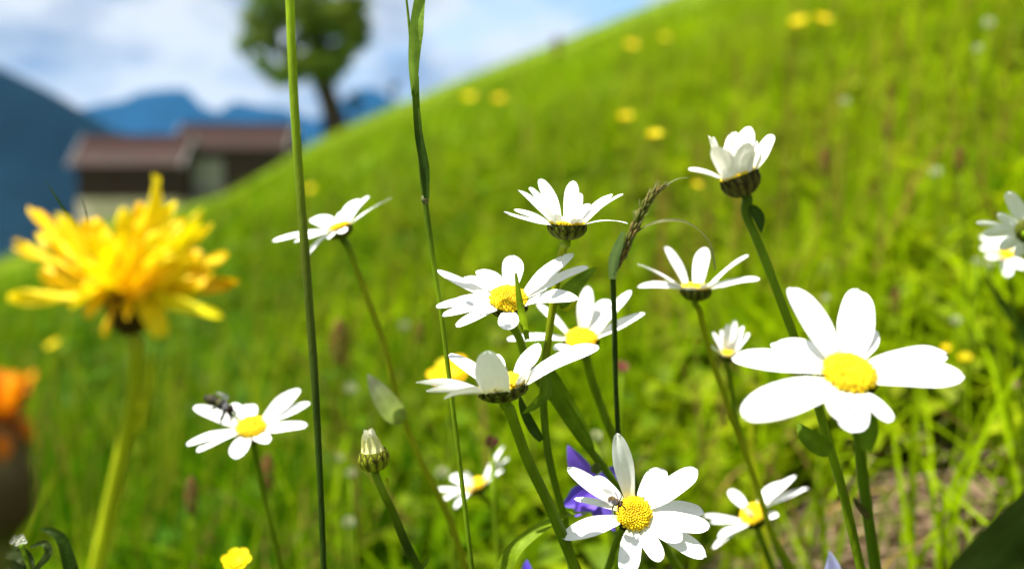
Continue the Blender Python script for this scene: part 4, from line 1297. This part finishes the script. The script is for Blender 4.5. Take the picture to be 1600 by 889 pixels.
for lab, px, py, rp, H in (
    ('pale clover head left of the bud, upper', 548, 738, 11, .2), ('pale clover head left of the bud, lower', 545, 815, 13, .18), ('white clover head below the tilted daisy', 548, 606, 12, .2),
    ('pale clover head beside the blurred middle daisy', 690, 738, 14, .2), ('white blossom behind the green bud stem', 932, 680, 13, .22), ('round white clover head right of the largest daisy', 1494, 500, 10, .12),
    ('whitish head on a pale stalk at the upper right', 1462, 268, 11, .17), ('small white head upper right corner', 1545, 35, 12, .25), ('small white head near the top right edge', 1528, 75, 9, .25), ('faint white head behind the half closed daisy', 1320, 158, 9, .22),
    ('pinkish white head left of the distant daisy', 1527, 408, 9, .16), ('white blossom beside the distant daisy', 1545, 412, 9, .16), ('pale round head above the largest daisy', 1290, 465, 8, .2), ('pale head right of the thin grass stem', 632, 508, 10, .2), ('creamy head low behind the largest daisy stem', 1440, 555, 8, .1),
    ('pale clover head beside the striped bud, nearest to it', 530, 715, 8, .19)):
    far_flower(lab, px, py, rp, H, 'ball', WB, 'clover', 'pale clover heads in the meadow', 'clover')
for lab, px, py, rp, H in (('dark maroon flower head behind the blurred middle daisy', 768, 690, 15, .24),):
    far_flower(lab, px, py, rp, H, 'ball', (.10, .012, .025), 'flower', None, 'maroon_flower')
far_flower('dull pink clover head behind the dark grass stalk', 972, 573, 13, .22, 'ball', (.34, .08, .10), 'clover', None, 'pink_clover')
far_flower('pale pink clover head at the right edge beside the daisy', 1590, 600, 9, .1, 'ball', (.45, .25, .2), 'clover', None, 'pink_clover')
for lab, px, py, rp, H in (('reddish sorrel spike below the tilted daisy', 530, 535, 46, .22), ('rusty sorrel spike beside the daisy with the bee', 418, 738, 36, .22), ('rusty sorrel spike left of the daisy with the bee', 299, 775, 36, .22), ('reddish spike high on the slope', 870, 72, 20, .24), ('rust brown spike right of the half closed daisy', 1290, 255, 26, .22), ('tall rust brown spike left of the shaded daisy seen from behind', 1500, 250, 24, .22), ('rust brown spike above the right petals of the largest daisy', 1400, 470, 24, .14), ('dull red spike between the round yellow flower and the right edge', 1385, 205, 18, .22), ('brown seed spike between the two barnside stalks', 655, 520, 22, .2)):
    far_flower(lab, px, py, rp, H, 'spike', (.17, .075, .030), 'sorrel', 'reddish sorrel spikes', 'sorrel')

# ------------------------------------------------------------------ insects
def ellip(mb, c, a, b, cvec, col, K=10, R=7):
    vs = []; fs = []
    for i in range(R + 1):
        th = math.pi * i / R
        for k in range(K):
            g = 2 * math.pi * k / K
            vs.append(c + a * math.cos(th) + b * (math.sin(th) * math.cos(g)) + cvec * (math.sin(th) * math.sin(g)))
    for i in range(R):
        for k in range(K):
            k2 = (k + 1) % K
            fs.append((i * K + k, i * K + k2, (i + 1) * K + k2, (i + 1) * K + k))
    mb.add(vs, fs, col)

def body_of_revolution(axis_pts, rads, cols, up, K=12, squash=.9):
    mb = MB()
    n = len(axis_pts); vs = []; cs = []
    for i, p in enumerate(axis_pts):
        T = (axis_pts[min(n - 1, i + 1)] - axis_pts[max(0, i - 1)]).normalized()
        S = T.cross(up).normalized(); U = S.cross(T)
        for k in range(K):
            g = 2 * math.pi * k / K
            rr = rads[i]
            vs.append(p + S * math.cos(g) * rr + U * math.sin(g) * rr * squash); cs.append(cols[i])
    fs = [tuple(range(K))[::-1], tuple(range((n - 1) * K, n * K))]
    for i in range(n - 1):
        for k in range(K):
            k2 = (k + 1) % K
            fs.append((i * K + k, i * K + k2, (i + 1) * K + k2, (i + 1) * K + k))
    mb.add(vs, fs, cs)
    return mb

def insect(name, label, cat, head, tail, d0, d1, up, thick, cols, wings, legs, fuzz=0):
    P0 = at(*head, d0); P1 = at(*tail, d1)
    up = Vector(up).normalized()
    mpp = d0 / FPX
    ax = (P1 - P0); Ln = ax.length
    root = thing(name, label, cat, tuple(P0.lerp(P1, .5)))
    ts = [0, .04, .10, .17, .22, .26, .32, .40, .47, .52, .58, .68, .78, .88, .95, 1]
    rs = [.15, .5, .68, .66, .52, .68, .92, 1.0, .9, .72, .84, .95, .9, .7, .42, .08]
    pts = [P0 + ax * t + up * (thick * mpp * .15 * math.sin(t * math.pi)) for t in ts]
    body = body_of_revolution(pts, [q * thick * mpp * .5 for q in rs], [cols[min(len(cols) - 1, int(t * len(cols)))] for t in ts], up)
    if fuzz:
        S = ax.normalized().cross(up)
        for i in range(fuzz):
            t = random.uniform(.05, .95); j = min(range(len(ts)), key=lambda q: abs(ts[q] - t))
            g = random.uniform(0, 6.28); e = (S * math.cos(g) + up * math.sin(g)); rr = rs[j] * thick * mpp * .5
            p = P0 + ax * t + e * rr * .9; s = ax.normalized() * .35 * mpp
            body.add([p - s, p + s, p + e * random.uniform(1.5, 3.5) * mpp], [(0, 1, 2)], cols[min(len(cols) - 1, int(t * len(cols)))])
    bo = body.build('body', M_INSECT, root)
    S = ax.normalized().cross(up).normalized()
    for sg in (-1, 1):
        e = MB(); c = pts[2] + S * sg * thick * mpp * .28 + up * thick * mpp * .1
        ellip(e, c, ax.normalized() * thick * mpp * .2, up * thick * mpp * .22, S * thick * mpp * .14, (.035, .012, .008)); e.build('eye', M_INSECT, root)
        a = MB(); tube(a, smooth_path([pts[1] + S * sg * thick * mpp * .1, pts[0] - ax * .07 + up * thick * mpp * .3 + S * sg * thick * mpp * .15, pts[0] - ax * .16 + S * sg * thick * mpp * .25], 3), .45 * mpp, (.02, .018, .015), 5, 0); a.build('antenna', M_INSECT, root)
    for (pth, w, tw) in wings:
        wb = MB(); leaf_sheet(wb, smooth_path([pts[6] + up * thick * mpp * .4] + [at(*q) for q in pth], 5), w * mpp, (1, 1, 1), face=up, twist=tw, fold=.05); wb.build('wing', M_WING, root)
    for pth in legs:
        lk = thick / 19
        lb = MB(); tube(lb, smooth_path([at(*q) for q in pth], 3), [1.9 * lk * mpp, 1.5 * lk * mpp, .7 * lk * mpp], (.016, .014, .012), 6, 0); lb.build('leg', M_INSECT, root)
    return root

dB = .352
insect('bee', 'dark bee hovering above the lower left daisy', 'bee', (363, 643), (318, 620), dB, dB + .001, (.35, -.2, .9), 19,
       [(.018, .016, .012), (.020, .020, .016), (.022, .022, .020), (.060, .055, .018), (.026, .024, .014), (.045, .04, .015), (.020, .018, .010)],
       [([(352, 620, dB + .004), (336, 612, dB + .007)], 10, .6), ([(350, 640, dB - .004), (332, 640, dB - .007)], 9, -.6)],
       [[(352, 640, dB), (349, 650, dB), (346, 657, dB), (345, 663, dB)], [(356, 642, dB), (362, 648, dB), (363, 655, dB), (358, 663, dB)], [(345, 634, dB), (336, 637, dB), (330, 640, dB), (327, 645, dB)],
        [(350, 640, dB), (348, 648, dB - .001), (344, 655, dB - .001), (347, 661, dB - .001)], [(358, 640, dB), (366, 642, dB), (369, 646, dB), (372, 643, dB)], [(356, 643, dB - .001), (360, 652, dB - .001), (358, 658, dB - .001)]], fuzz=160)
dF = .2795
insect('fly', 'small brown fly with clear wings on the edge of the yellow disc', 'fly', (972, 789), (950, 778), dF - .0005, dF + .0005, (0, -.85, .5), 13,
       [(.10, .055, .02), (.12, .08, .03), (.09, .06, .03), (.05, .035, .02), (.13, .08, .03), (.05, .032, .016), (.10, .06, .025)],
       [([(955, 772, dF + .001), (940, 764, dF + .003)], 13, .15), ([(952, 784, dF - .001), (935, 784, dF + .002)], 11, -.15)],
       [[(966, 790, dF), (966, 797, dF), (968, 802, dF + .001)], [(970, 788, dF), (976, 793, dF), (977, 798, dF + .001)], [(968, 782, dF), (971, 776, dF), (969, 771, dF + .002)], [(960, 787, dF), (957, 794, dF), (958, 799, dF + .002)], [(966, 780, dF), (963, 772, dF + .001), (960, 768, dF + .002)]], fuzz=60)
